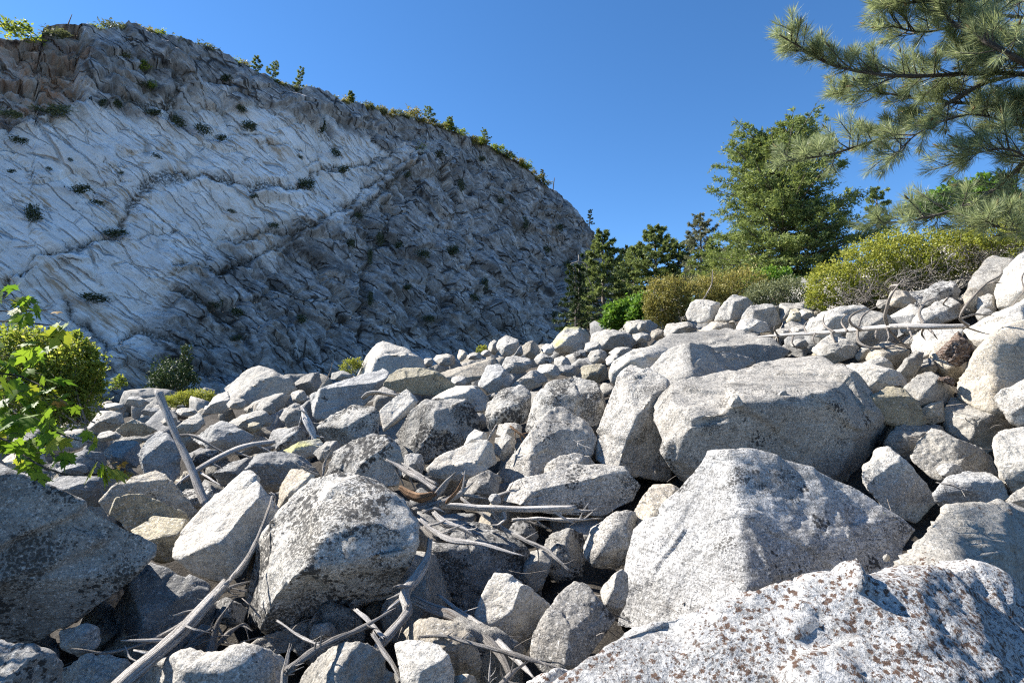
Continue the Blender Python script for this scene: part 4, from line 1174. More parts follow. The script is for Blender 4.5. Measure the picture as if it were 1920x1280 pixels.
TONE = {"pale": "white", "grey": "grey", "blue": "bluish grey", "warm": "cream", "granite": "grainy grey", "tan": "tan", "speck": "dark speckled", "dark": "dark"}

def fill_stones():
    rg = np.random.default_rng(5)
    cand = []
    y = 2.4
    while y < 33:
        s = 0.20 + 0.027 * y
        for x in np.arange(-1.05 * y - 0.8, 1.05 * y + 0.8, s):
            xx = x + rg.uniform(-.4, .4) * s; yy = y + rg.uniform(-.4, .4) * s
            sz = s * rg.uniform(0.35, 1.0)
            if rg.random() < 0.10: sz *= 1.6
            z = float(gz(xx, yy)) + sz * rg.uniform(-0.5, 0.15) - 0.10
            cand.append((xx, yy, z, sz))
        y += s * 0.9
    C = np.array(cand)
    pj = project(C[:, :3])
    top = project(C[:, :3] + np.array([0, 0, 1.0]) * C[:, 3:4] * 0.7)
    dep = pj[:, 2]
    keep = np.ones(len(C), bool); hidden = np.zeros(len(C), bool)
    for o, O, D, c, r in ROCKS:
        a = poly_in(top[:, :2], O) | poly_in(pj[:, :2], O)
        fr = a & (dep < D + 0.15)
        keep &= ~fr
        cc = np.hypot(pj[:, 0] - c[0], pj[:, 1] - c[1]) < 0.6 * r
        keep &= ~(cc & (np.abs(dep - D) < 0.35) & a)
        hidden |= a & (dep > D + 0.2)
    px = C[:, 3] / dep * FPX
    inv = (pj[:, 0] > -40) & (pj[:, 0] < 1960) & (pj[:, 1] < 1320)
    keep &= ~((dep < 3.0) & (pj[:, 1] < 1150))
    vis = keep & inv & ~hidden
    order = np.argsort(-px * vis)
    keep &= ~(hidden & (rg.random(len(C)) < 0.85))
    ind = set(int(i) for i in order[:95] if vis[i])
    VV, FF, n0 = [], [], 0
    MI = []
    for i in np.nonzero(keep & inv)[0]:
        t = int(rg.integers(0, len(TEMPL)))
        e = rg.uniform(0, 6.28, 3)
        from mathutils import Euler
        eu = Euler((e[0], e[1], e[2]))
        Rm = np.array(eu.to_matrix())
        if i in ind:
            o = link("stone", TME[t], loc=C[i, :3])
            o.rotation_euler = eu
            o.scale = (C[i, 3],) * 3
            q = pj[i]
            k = int(np.argmin([math.hypot(q[0] - a, q[1] - b) for a, b, _ in REFS]))
            dx, dy = q[0] - REFS[k][0], q[1] - REFS[k][1]
            dr = ("right of" if dx > 0 else "left of") if abs(dx) > abs(dy) else ("just below" if dy > 0 else "just above")
            size = "small" if px[i] < 16 else "medium" if px[i] < 28 else "sizeable"
            tag(o, f"{size} {TONE[TM[t]]} rubble stone {dr} {REFS[k][2]}", "stone", f"{TONE[TM[t]]} rubble stones {dr} {REFS[k][2]}")
        else:
            V, F = TVLOW[t] if px[i] < 8 else TLOW[t] if px[i] < 34 else TEMPL[t]
            VV.append((V * C[i, 3]) @ Rm.T + C[i, :3]); FF.append(F + n0); n0 += len(V)
            MI.append(np.full(len(F), t % 4))
    me = mesh_np("rubble", np.vstack(VV), np.vstack(FF), smooth_shade=False)
    for k in ("pale", "grey", "blue", "warm"): me.materials.append(M[k])
    me.polygons.foreach_set("material_index", np.concatenate(MI).astype(np.int32))
    tag(link("rubble", me), "loose pale rubble filling the gaps between the boulders", "rubble", kind="stuff")
    print("fill stones", len(C), keep.sum(), vis.sum(), len(ind), n0)
fill_stones()
ORD = "first second third fourth fifth sixth seventh eighth ninth tenth eleventh twelfth thirteenth fourteenth fifteenth sixteenth seventeenth eighteenth nineteenth".split()
def ordinal(i):
    if i < 19: return ORD[i]
    t, u = divmod(i + 1, 10)
    tens = ["", "", "twent", "thirt", "fort", "fift", "sixt", "sevent"][t]
    return tens + "ieth" if u == 0 else tens + "y-" + ORD[u - 1]
def single_out(objs):
    """objects with one label between them are told apart by their order from the left"""
    by = {}
    for o in objs: by.setdefault(o["label"], []).append(o)
    for lab, os_ in by.items():
        if len(os_) < 2: continue
        os_.sort(key=lambda o: project(np.array(o.location))[0])
        for i, o in enumerate(os_): o["label"] = f"{lab}, {ordinal(i)} from the left"
single_out([o for o in COL.objects if o.name.startswith("stone")])

# ------------------------------------------------------------------ driftwood and dead branches
def wood_mat(name, light, dark, grain=1.0):
    m, nt, out = new_mat(name)
    b = NB(nt)
    uv = b.n("ShaderNodeUVMap", uv_map="grain").outputs[0]
    oi = b.n("ShaderNodeObjectInfo").outputs["Random"]
    off = b.n("ShaderNodeCombineXYZ", inp={2: b.math('MULTIPLY', oi, 60.0)}).outputs[0]
    v = b.n("ShaderNodeVectorMath", operation='ADD', inp={0: uv, 1: off}).outputs[0]
    g1 = b.noise(b.n("ShaderNodeMapping", inp={"Vector": v, "Scale": (14, 1.6, 1)}).outputs[0], 1.0, 8, 0.7, 0.4)
    g2 = b.noise(b.n("ShaderNodeMapping", inp={"Vector": v, "Scale": (40, 3.5, 1)}).outputs[0], 1.0, 6, 0.7, 0.2)
    g3 = b.noise(b.n("ShaderNodeMapping", inp={"Vector": v, "Scale": (3, 2.5, 1)}).outputs[0], 1.0, 4, 0.6)
    c = b.mix(b.ramp(g1, 0.32, 0.66), dark, light)
    c = b.mix(b.ramp(g2, 0.51, 0.60, 0, 0.9), c, tuple(x * 0.28 for x in dark))
    c = b.mix(b.ramp(g3, 0.58, 0.75, 0, 0.5), c, (0.26, 0.17, 0.10))
    bs = b.n("ShaderNodeBsdfPrincipled", inp={"Base Color": c, "Roughness": 0.85})
    bs.inputs["Specular IOR Level"].default_value = 0.2
    nrm = b.bump(g1, 1.0, 0.03)
    nrm = b.bump(g2, 0.6, 0.008, nrm)
    nt.links.new(nrm, bs.inputs["Normal"])
    nt.links.new(bs.outputs[0], out.inputs[0])
    return m
M["silver"] = wood_mat("wood_silver", (0.58, 0.55, 0.51), (0.34, 0.31, 0.28))
M["bleach"] = wood_mat("wood_bleached", (0.74, 0.71, 0.67), (0.52, 0.48, 0.44))
M["greyw"] = wood_mat("wood_grey", (0.44, 0.41, 0.38), (0.22, 0.20, 0.18))
M["rot"] = wood_mat("wood_rotten", (0.42, 0.27, 0.16), (0.16, 0.085, 0.045))
M["bark"] = wood_mat("wood_bark", (0.25, 0.17, 0.12), (0.09, 0.06, 0.045))
M["barkg"] = wood_mat("bark_grey", (0.24, 0.21, 0.18), (0.10, 0.085, 0.07))
M["twig"] = wood_mat("twig_grey", (0.42, 0.38, 0.34), (0.22, 0.19, 0.16))

def catmull(P, n):
    P = np.asarray(P, float)
    if len(P) == 2:
        t = np.linspace(0, 1, n)[:, None]
        return P[0] * (1 - t) + P[1] * t
    Q = np.vstack([2 * P[0] - P[1], P, 2 * P[-1] - P[-2]])
    out = []
    segs = len(P) - 1
    for u in np.linspace(0, segs, n):
        i = min(int(u), segs - 1); t = u - i
        p0, p1, p2, p3 = Q[i], Q[i + 1], Q[i + 2], Q[i + 3]
        out.append(0.5 * (2 * p1 + (-p0 + p2) * t + (2 * p0 - 5 * p1 + 4 * p2 - p3) * t * t + (-p0 + 3 * p1 - 3 * p2 + p3) * t ** 3))
    return np.array(out)

def tube(path, radii, sides=10, n=None, knob=0.12, groove=0.16, seed=0, splinter=0.0, flat=1.0, wob=0.0):
    """tapered tube with grooves; returns V, F, UV per vertex"""
    rg = np.random.default_rng(seed)
    n = n or max(6, 5 * len(path))
    C = catmull(path, n)
    rad = np.interp(np.linspace(0, 1, n), np.linspace(0, 1, len(radii)), radii)
    T = np.gradient(C, axis=0); T /= np.linalg.norm(T, axis=1)[:, None] + 1e-12
    if wob:
        ln = np.linalg.norm(C[-1] - C[0])
        C = C + wob * ln * np.stack([perlin(C * 3 / max(ln, .01) + seed * 1.7, 1), perlin(C * 3 / max(ln, .01) + seed * 1.7, 2), perlin(C * 3 / max(ln, .01) + seed * 1.7, 3)], -1)
    ref = np.array([0.13, 0.21, 0.97]) if abs(T[0][2]) < 0.9 else np.array([1.0, 0.1, 0])
    U = np.cross(T, ref); U /= np.linalg.norm(U, axis=1)[:, None] + 1e-12
    W = np.cross(T, U)
    th = np.linspace(0, 2 * math.pi, sides, endpoint=False)
    ln = np.concatenate([[0], np.cumsum(np.linalg.norm(np.diff(C, axis=0), axis=1))])
    gr = rg.normal(0, groove, sides)
    V = np.zeros((n, sides, 3)); UV = np.zeros((n, sides, 2))
    for i in range(n):
        kn = 1 + knob * perlin(np.array([[ln[i] / (rad.max() * 5 + 1e-6), seed * 1.37, 0.5]]), seed)[0] * 2
        rr = rad[i] * kn * (1 + gr)
        V[i] = C[i] + (np.cos(th) * rr)[:, None] * U[i] + (np.sin(th) * rr * flat)[:, None] * W[i]
        UV[i, :, 0] = np.abs(th / math.pi - 1); UV[i, :, 1] = ln[i]
    if splinter:
        V[-1] += (rg.uniform(-0.2, 1, sides) * splinter)[:, None] * T[-1]
        V[0] -= (rg.uniform(-0.2, 1, sides) * splinter * 0.6)[:, None] * T[0]
    V = V.reshape(-1, 3); UV = UV.reshape(-1, 2)
    idx = np.arange(n * sides).reshape(n, sides)
    nx = np.roll(idx, -1, 1)
    F = np.stack([idx[:-1], nx[:-1], nx[1:], idx[1:]], -1).reshape(-1, 4)
    # end caps
    V = np.vstack([V, V[idx[0]].mean(0), V[idx[-1]].mean(0)])
    UV = np.vstack([UV, [0.5, 0], [0.5, ln[-1]]])
    a, z = n * sides, n * sides + 1
    F3 = np.vstack([np.stack([np.full(sides, a), nx[0], idx[0]], -1), np.stack([np.full(sides, z), idx[-1], nx[-1]], -1)])
    return V, F, F3, UV

def tubes_mesh(name, tubes, mat):
    VV, F4, F3, UU, n0 = [], [], [], [], 0
    for V, F, T3, UV in tubes:
        VV.append(V); F4.append(F + n0); F3.append(T3 + n0); UU.append(UV); n0 += len(V)
    V = np.vstack(VV); UV = np.vstack(UU)
    me = mesh_np(name, V, [np.vstack(F4), np.vstack(F3)], mat=mat)
    ul = me.uv_layers.new(name="grain")
    li = np.zeros(len(me.loops), np.int32); me.loops.foreach_get("vertex_index", li)
    ul.data.foreach_set("uv", UV[li].astype(np.float32).ravel())
    return me

WS = [0]
def px_tube(pts, wpx, **kw):
    """pts: (px,py,D); wpx: list of widths in photo pixels along the path"""
    WS[0] += 1
    P = np.array([at(*p) for p in pts])
    dm = [p[2] for p in pts]
    rad = [0.78 * w / 2 * np.interp(t, np.linspace(0, 1, len(dm)), dm) / FPX for w, t in zip(wpx, np.linspace(0, 1, len(wpx)))]
    kw.setdefault("seed", WS[0])
    return tube(P, rad, **kw)

def stick(label, pts, wpx, mat="silver", name="driftwood_stick", cat="driftwood", extra=(), **kw):
    kw.setdefault("splinter", 0.06); kw.setdefault("sides", 14); kw.setdefault("n", max(18, 9 * len(pts))); kw.setdefault("wob", 0.014); kw.setdefault("flat", 0.8); kw.setdefault("knob", 0.22)
    base = at(*pts[0])
    def loc(tb):
        V = tb[0] - base
        return (V,) + tb[1:]
    o = link(name, tubes_mesh(name, [loc(px_tube(pts, wpx, **kw))], M[mat]), loc=base)
    tag(o, label, cat, "weathered driftwood among the boulders")
    # short broken side twigs
    rg = np.random.default_rng(WS[0] * 31)
    if name in ("driftwood_stick", "driftwood_branch", "driftwood_log", "broken_root") and len(pts) > 2:
        for j in range(3):
            t = rg.uniform(0.12, 0.9) * (len(pts) - 1); i = int(t); f = t - i
            q = [pts[i][c_] * (1 - f) + pts[i + 1][c_] * f for c_ in range(3)]
            wd = max(2.2, 0.32 * float(np.mean(wpx))); ln = rg.uniform(1.2, 3.2) * float(np.mean(wpx)) + 5
            dx, dy = pts[i + 1][0] - pts[i][0], pts[i + 1][1] - pts[i][1]
            a_ = math.atan2(dy, dx) + rg.choice([-1, 1]) * rg.uniform(0.5, 1.1)
            e_ = (q[0] + ln * math.cos(a_), q[1] + ln * math.sin(a_), q[2] - rg.uniform(0, 0.06))
            m_ = (0.5 * (q[0] + e_[0]) + rg.normal(0, 1.5), 0.5 * (q[1] + e_[1]) + rg.normal(0, 1.5), q[2] - 0.02)
            link("twig", tubes_mesh("twig", [loc(px_tube([tuple(q), m_, e_], [wd * 1.3, wd, wd * 0.4], sides=7, n=8, knob=0.2, splinter=0.01))], M[mat]), parent=o)
    for (ep, ew, em, nm) in extra:
        kw2 = dict(kw); kw2["n"] = max(10, 6 * len(ep))
        c = link(nm, tubes_mesh(nm, [loc(px_tube(ep, ew, **kw2))], M[em]), parent=o)
    return o

stick("straight weathered post standing tilted among the left rocks", [(300,733,6.3),(322,800,6.1),(352,865,5.9),(388,948,5.6)], [19,18,17,19], "silver", name="wooden_post", knob=0.08, splinter=0.02, sides=12, wob=0.02)
stick("grey log leaning on the rocks right of the post", [(345,900,6.6),(372,880,6.7),(420,853,7.0),(470,836,7.3),(510,828,7.6)], [11,14,15,18,14], "silver", knob=0.2,
      extra=[([(372,882,6.7),(352,892,6.6),(330,908,6.4)], [8,6,3], "bleach", "broken_branch"), ([(376,886,6.7),(395,898,6.5),(412,908,6.4)], [7,6,4], "bleach", "broken_branch")])
stick("dark stick under the grey domed boulder", [(338,815,8.2),(362,818,8.0),(395,835,7.9),(425,852,7.8)], [5,8,7,3], "greyw")
stick("bright bleached branch running down to the tan fractured wedge", [(566,762,8.2),(574,785,8.0),(584,805,7.9),(592,826,7.8)], [9,15,16,10], "bleach", knob=0.25,
      extra=[([(574,775,8.05),(566,770,8.0),(556,768,8.0)], [6,4,2], "bleach", "broken_branch")])
stick("long thin grey stick arching over the thick log at the left", [(511,926,4.5),(503,955,4.3),(491,990,4.15),(468,1040,3.9),(428,1093,3.55),(380,1138,3.35),(339,1169,3.2),(270,1205,3.05),(202,1224,2.95),(155,1220,2.9)], [6,7,9,10,11,11,10,9,8,4], "silver", n=60, knob=0.18,
      extra=[([(340,1168,3.18),(360,1178,3.1),(383,1183,3.1)], [5,5,3], "bleach", "twig"), ([(236,1215,3.0),(248,1236,2.95),(288,1246,2.9)], [5,5,4], "bleach", "twig"), ([(511,926,4.5),(516,930,4.5),(515,944,4.5)], [6,4,2], "bleach", "twig")])
stick("thick smooth grey log slanting to the bottom at the left", [(420,1096,3.55),(400,1120,3.45),(336,1190,3.1),(280,1240,2.8),(210,1300,2.6)], [22,26,30,34,36], "silver", name="driftwood_log", sides=16, knob=0.08, n=40)
for i, (lab, pts, w) in enumerate([
    ("curled broken root left of the central boulder, upright piece", [(435,1128,3.6),(412,1160,3.55),(400,1195,3.5),(396,1222,3.45)], [4,12,20,24]),
    ("broken root fanning right under the central boulder", [(400,1215,3.5),(430,1185,3.6),(455,1170,3.65),(468,1178,3.7)], [14,13,10,5]),
    ("low broken root lying beside the thick log", [(345,1215,3.4),(375,1190,3.5),(400,1185,3.55)], [5,11,13]),
    ("splintered root piece under the thin arching stick", [(412,1110,3.6),(440,1098,3.7),(465,1090,3.8)], [14,12,6])]):
    stick(lab, pts, w, "greyw", name="broken_root", cat="root", knob=0.3)
stick("thin pale stick poking out under the central boulder", [(523,1166,3.4),(560,1190,3.3),(602,1211,3.2)], [5,7,8], "bleach")
stick("split grey branch pointing up right at the bottom centre", [(545,1252,2.8),(600,1213,2.9),(668,1181,3.1),(733,1147,3.25)], [17,15,12,5], "greyw", knob=0.2)
stick("thick S-shaped grey branch curving down the centre", [(806,1012,4.0),(800,1050,3.85),(779,1084,3.7),(757,1112,3.55),(763,1146,3.4),(737,1180,3.25),(708,1212,3.1),(690,1240,3.0),(662,1260,2.95)], [17,22,25,27,26,24,20,16,9], "silver", name="driftwood_branch", n=70, sides=14, knob=0.22,
      extra=[([(768,1100,3.6),(752,1098,3.55),(745,1099,3.5)], [14,10,7], "silver", "knot_stub"), ([(806,1050,3.9),(803,1085,3.8),(797,1112,3.75)], [8,7,2], "silver", "broken_branch"), ([(762,1140,3.4),(758,1165,3.35),(750,1188,3.3)], [12,9,3], "greyw", "broken_branch")])
stick("thick grey limb running from the S-shaped branch to the granite boulder", [(773,1120,3.75),(812,1138,3.65),(856,1154,3.55),(905,1192,3.4),(940,1230,3.25),(958,1262,3.15)], [20,24,24,22,19,12], "greyw", name="driftwood_branch", n=40, sides=14, knob=0.15)
stick("long bleached split branch beside the thick grey limb", [(826,1115,3.85),(860,1143,3.7),(886,1162,3.6),(937,1206,3.35),(975,1243,3.15),(996,1266,3.05)], [5,10,13,13,12,5], "bleach", n=40)
stick("grey stick crossing the bottom from slab to granite boulder", [(790,1194,3.1),(838,1193,3.1),(886,1206,3.05),(970,1227,3.0),(1052,1251,2.95)], [7,10,13,14,5], "silver", n=40, knob=0.2)
stick("pale flat plank standing by the S-shaped branch", [(671,1145,3.35),(693,1165,3.25),(716,1190,3.15)], [14,17,15], "bleach", flat=0.35, name="wood_plank", cat="plank")
stick("pale splintered plank below the S-shaped branch at the bottom", [(700,1190,3.05),(722,1225,2.95),(745,1260,2.85),(760,1290,2.8)], [13,15,15,7], "silver", flat=0.5, name="wood_plank", cat="plank")
stick("grey stick stub at the bottom left of the crossed driftwood", [(531,1300,2.75),(533,1262,2.8),(541,1222,2.9)], [16,14,5], "silver")
stick("dark stub leaning at the bottom below the granite boulder", [(934,1290,2.7),(955,1265,2.8),(982,1244,2.9)], [15,15,7], "greyw")
stick("small pale upright splinter at the bottom edge", [(917,1300,2.8),(918,1268,2.8),(919,1236,2.85)], [11,8,2], "bleach")
stick("bleached horizontal log with bright pronged end in the centre", [(826,949,4.95),(880,951,4.95),(930,954,4.9),(990,953,4.85),(1071,953,4.8)], [20,22,21,21,18], "bleach", name="driftwood_log", n=40, sides=14, knob=0.12,
      extra=[([(1060,956,4.82),(1088,957,4.8),(1112,957,4.78)], [11,9,3], "bleach", "broken_branch"), ([(945,958,4.9),(947,972,4.85),(935,983,4.82),(925,984,4.82)], [10,7,5,3], "bleach", "broken_branch")])
stick("flat bleached splinter under the horizontal log's bright end", [(965,975,5.0),(1010,972,4.95),(1060,975,4.9),(1122,971,4.85)], [10,16,17,4], "bleach", flat=0.5)
stick("dark stick end below the flat bleached splinter", [(975,972,5.05),(1005,982,5.0),(1030,990,4.95)], [7,8,3], "greyw")
stick("splintered forked log with torn tips above the horizontal log", [(778,955,4.75),(805,950,4.75),(836,940,4.75),(862,926,4.75),(882,908,4.8)], [14,24,22,18,4], "silver", name="driftwood_log", n=36, knob=0.25,
      extra=[([(812,935,4.8),(826,918,4.8),(838,903,4.8),(851,888,4.8)], [18,17,12,3], "silver", "broken_branch"), ([(840,938,4.7),(858,918,4.7),(866,900,4.7)], [9,8,2], "rot", "splinter"), ([(796,958,4.7),(815,952,4.68),(830,958,4.66)], [10,9,3], "silver", "splinter")])
stick("grey branch piece pointing up left behind the rotten wood", [(727,862,5.6),(754,878,5.5),(785,895,5.3),(818,916,5.1)], [7,15,19,18], "greyw", knob=0.2)
stick("dark splinter alongside the grey up-left branch piece", [(757,870,5.55),(780,885,5.4),(815,905,5.2)], [6,9,8], "silver")
stick("crumbling orange-brown rotten wood beside the central boulder", [(752,914,4.85),(770,926,4.8),(790,932,4.75),(812,925,4.75)], [13,26,24,12], "rot", name="rotten_wood", knob=0.5, groove=0.25, sides=14, splinter=0.03)
stick("pale twisted splinter running right below the forked log", [(815,962,4.6),(836,981,4.5),(862,988,4.45),(886,1001,4.4)], [14,18,17,8], "bleach", knob=0.3)
stick("long shattered bleached plank ending over the dark boulder", [(790,975,4.55),(818,995,4.45),(850,1012,4.38),(905,1022,4.3),(976,1040,4.2)], [16,24,24,20,5], "bleach", flat=0.5, knob=0.3, n=36, groove=0.2)
stick("dark split piece under the shattered plank", [(795,990,4.6),(815,1010,4.5),(845,1016,4.45)], [12,16,8], "greyw")
stick("long grey pole slanting from the forked log to the pit", [(866,934,5.1),(930,981,4.9),(985,1012,4.7),(1024,1032,4.6),(1044,1050,4.5),(1062,1066,4.45)], [10,11,11,12,11,8], "silver", n=40)
stick("grey stick wedged behind the dark-fronted boulder", [(930,930,5.75),(970,915,5.8),(1016,899,5.9)], [10,9,5], "silver")
stick("weathered board under the shaded brown slab", [(681,745,9.9),(700,735,9.8),(745,741,9.7)], [11,15,12], "silver", flat=0.5, name="wood_plank", cat="plank")
stick("thin white curved stick on the streaked wedge boulder", [(1076,824,6.55),(1090,834,6.5),(1108,841,6.45)], [3,4,4], "bleach", splinter=0.0)
stick("short upright stick left of the speckled boulder behind the centre", [(606,888,5.5),(609,868,5.55),(618,850,5.6)], [6,7,3], "silver")
stick("flat tan stick lying across the upright yellowish stone", [(556,868,4.75),(572,880,4.75),(592,888,4.75)], [6,7,5], "silver")
stick("short stick pointing up below the rounded speckled boulder", [(915,824,7.0),(922,812,7.05),(928,801,7.1)], [5,7,4], "silver")
stick("short brown stick right of the upright short stick", [(958,800,7.2),(968,808,7.15),(982,818,7.1)], [6,8,5], "rot")
stick("thin stick lying in the right hollow", [(1760,905,5.0),(1785,910,4.95),(1808,918,4.9)], [4,5,4], "silver")

# fallen dead tree on the right
def dead_tree():
    tr = [(1422,632,9.6),(1475,628,9.2),(1560,623,8.8),(1662,614,8.2),(1740,612,7.9),(1812,611,7.8)]
    root = empty("fallen_dead_tree", at(1662, 625, 8.2), "fallen bleached dead tree with hooped bare branches lying on the right rocks", "dead tree")
    base = at(1662, 625, 8.2)
    def sub(tb): return (tb[0] - base,) + tb[1:]
    link("trunk", tubes_mesh("trunk", [sub(px_tube(tr, [4, 6.5, 9, 11, 13, 10], n=40, knob=0.06, splinter=0.05, wob=0.01))], M["bleach"]), parent=root)
    def G(pts): return [(1400 + x / 3.658, 450 + y / 3.658) for x, y in pts]
    br = [[(600,630),(540,590),(525,550),(535,510)], [(780,615),(715,570),(710,530),(760,490),(850,460)], [(770,590),(790,530),(850,480),(960,420)],
          [(965,580),(950,520),(965,450),(985,390),(1040,310),(1080,270),(1130,265)], [(1215,575),(1185,500),(1220,430),(1290,400),(1350,390),(1450,400)],
          [(1520,585),(1465,540),(1490,470),(1560,380),(1640,300),(1740,240),(1750,180)], [(1480,535),(1560,510),(1620,512),(1700,520)],
          [(760,620),(765,690),(810,725),(880,742),(990,730),(1080,680)], [(960,600),(1050,690),(1110,740)], [(1250,610),(1280,640),(1310,680)],
          [(1215,600),(1200,640),(1215,670),(1230,690)], [(580,640),(600,690),(640,710)], [(410,640),(395,590),(430,545)], [(215,655),(190,610),(192,590)],
          [(215,655),(218,710)], [(320,650),(312,700),(350,752)], [(310,645),(285,605)], [(960,600),(975,660),(965,700)], [(1500,595),(1600,630),(1690,652)],
          [(890,622),(885,660),(902,690)], [(1040,310),(990,315),(975,340)], [(1650,300),(1690,290),(1760,298)], [(1380,395),(1350,440),(1420,470)],
          [(470,640),(455,680),(480,720)], [(690,625),(650,560),(690,500)], [(1100,590),(1130,660),(1090,700)]]
    for i, b_ in enumerate(br):
        g = G(b_)
        d0 = float(np.interp(g[0][0], [1422, 1560, 1662, 1812], [9.6, 8.8, 8.2, 7.8]))
        pts = [(x, y, d0 - 0.05 - 0.28 * math.sin(2.2 * k / max(1, len(g) - 1)) * (1 if i % 2 else -0.6)) for k, (x, y) in enumerate(g)]
        w = 6.2 if len(b_) > 4 else 4.4
        link("branch", tubes_mesh("branch", [sub(px_tube(pts, [w * 1.2, w, w * 0.7, 1.2], sides=7, n=8 * len(pts), knob=0.1, splinter=0))], M["twig"]), parent=root)
dead_tree()
stick("crooked bare twig against the tall upper right face", [(1893,580,8.6),(1905,563,8.6),(1918,545,8.6),(1916,520,8.7),(1922,505,8.8)], [4,4,3.5,3,1.5], "twig", name="bare_twig", cat="twig", splinter=0)

# bark chunk
def bark_chunk(label, outl, D, seed):
    o = boulder(label, D, "pale", outl, k=14, rough=0.25, chip=0.12, name="bark_chunk", group="brown bark chunks", cat="bark", seed=seed, tf=0.8)
    ROCKS.pop()
    o.data.materials.clear(); o.data.materials.append(M["chunk"])
m, nt, out = new_mat("flaky_bark")
b = NB(nt)
v = b.n("ShaderNodeMapping", inp={"Vector": b.n("ShaderNodeTexCoord").outputs["Object"], "Rotation": (0.2, 0.5, 0.1), "Scale": (7, 7, 26)}).outputs[0]
n1 = b.noise(v, 1.6, 8, 0.7, 0.8)
n2 = b.voro(v, 2.2)
c = b.mix(b.ramp(n1, 0.35, 0.65), (0.07, 0.042, 0.03), (0.30, 0.20, 0.14))
c = b.mix(b.ramp(n2, 0.45, 0.8, 0, 0.8), c, (0.42, 0.35, 0.30))
bs = b.n("ShaderNodeBsdfPrincipled", inp={"Base Color": c, "Roughness": 0.9})
nt.links.new(b.bump(n1, 1.0, 0.12, b.bump(n2, 1.0, 0.08)), bs.inputs["Normal"])
nt.links.new(bs.outputs[0], out.inputs[0])
M["chunk"] = m
bark_chunk("brown flaky bark chunk of a broken stump on the right rocks", [(1759,660),(1778,640),(1794,621),(1803,630),(1808,642),(1828,658),(1806,681),(1793,695),(1776,683)], 7.2, 881)
bark_chunk("small brown bark scrap below the bark chunk", [(1756,708),(1775,704),(1790,712),(1790,724),(1772,718)], 6.85, 882)
# stones and flakes lying on the massive flat-topped boulder
B("small white stone lying on the edge of the massive flat-topped boulder", 5.85, "pale", [(1364,752),(1370,742),(1382,739),(1392,752),(1394,760),(1378,764),(1366,762)], k=44, rough=0.05, chips=1, name="rock", group="small rocks of the rockfall", cat="rock")
B("thin white flake on the massive flat-topped boulder right of the small white stone", 6.1, "pale", [(1452,744),(1462,734),(1474,731),(1476,738),(1460,746)], k=44, rough=0.05, chips=1, name="rock", group="small rocks of the rockfall", cat="rock")

# ------------------------------------------------------------------ vegetation
def leaf_mat(name, c1, c2, c3, trans=0.35, rough=0.55):
    m, nt, out = new_mat(name)
    b = NB(nt)
    a = b.n("ShaderNodeAttribute", attribute_name="leaf").outputs["Fac"]
    c = b.mix(b.ramp(a, 0.0, 0.6), c1, c2)
    c = b.mix(b.ramp(a, 0.75, 1.0), c, c3)
    p = b.n("ShaderNodeBsdfPrincipled", inp={"Base Color": c, "Roughness": rough})
    p.inputs["Specular IOR Level"].default_value = 0.3
    t = b.n("ShaderNodeBsdfTranslucent", inp={"Color": b.mix(0.25, c, (1.0, 0.95, 0.2), 'MULTIPLY')})
    mx = b.n("ShaderNodeMixShader", inp={0: trans, 1: p.outputs[0], 2: t.outputs[0]})
    nt.links.new(mx.outputs[0], out.inputs[0])
    return m
M["fir"] = leaf_mat("needles_fir", (0.10, 0.145, 0.05), (0.20, 0.25, 0.075), (0.34, 0.37, 0.11), 0.4)
M["spruce"] = leaf_mat("needles_spruce", (0.085, 0.125, 0.045), (0.17, 0.215, 0.07), (0.29, 0.31, 0.11), 0.42)
M["greyfir"] = leaf_mat("needles_greyish", (0.12, 0.135, 0.085), (0.20, 0.21, 0.13), (0.28, 0.28, 0.17), 0.35)
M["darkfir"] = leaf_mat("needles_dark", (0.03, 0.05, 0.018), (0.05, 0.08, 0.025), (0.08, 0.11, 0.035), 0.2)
M["pine"] = leaf_mat("needles_pine", (0.15, 0.19, 0.10), (0.32, 0.37, 0.20), (0.55, 0.57, 0.36), 0.5, 0.35)
M["yshrub"] = leaf_mat("leaves_yellow_green", (0.15, 0.18, 0.03), (0.30, 0.32, 0.05), (0.45, 0.42, 0.09), 0.45)
M["olive"] = leaf_mat("leaves_olive", (0.15, 0.145, 0.04), (0.26, 0.235, 0.065), (0.38, 0.31, 0.10), 0.4)
M["bright"] = leaf_mat("leaves_bright_green", (0.07, 0.15, 0.02), (0.13, 0.24, 0.03), (0.22, 0.32, 0.05), 0.45)
M["maple"] = leaf_mat("leaves_maple", (0.08, 0.17, 0.016), (0.17, 0.27, 0.022), (0.33, 0.36, 0.035), 0.55)
M["mapler"] = leaf_mat("leaves_maple_young_red", (0.26, 0.15, 0.03), (0.30, 0.18, 0.035), (0.30, 0.24, 0.04), 0.45)
M["mshrub"] = leaf_mat("leaves_left_shrub", (0.10, 0.15, 0.03), (0.22, 0.28, 0.045), (0.45, 0.44, 0.08), 0.6)
M["sage"] = leaf_mat("leaves_grey_green", (0.10, 0.12, 0.06), (0.16, 0.18, 0.09), (0.24, 0.25, 0.12), 0.3)
M["cdark"] = leaf_mat("leaves_cliff_dark", (0.03, 0.04, 0.018), (0.055, 0.07, 0.028), (0.09, 0.10, 0.04), 0.2)

def rnd_unit(rg, n):
    v = rg.normal(0, 1, (n, 3))
    return v / (np.linalg.norm(v, axis=1)[:, None] + 1e-9)

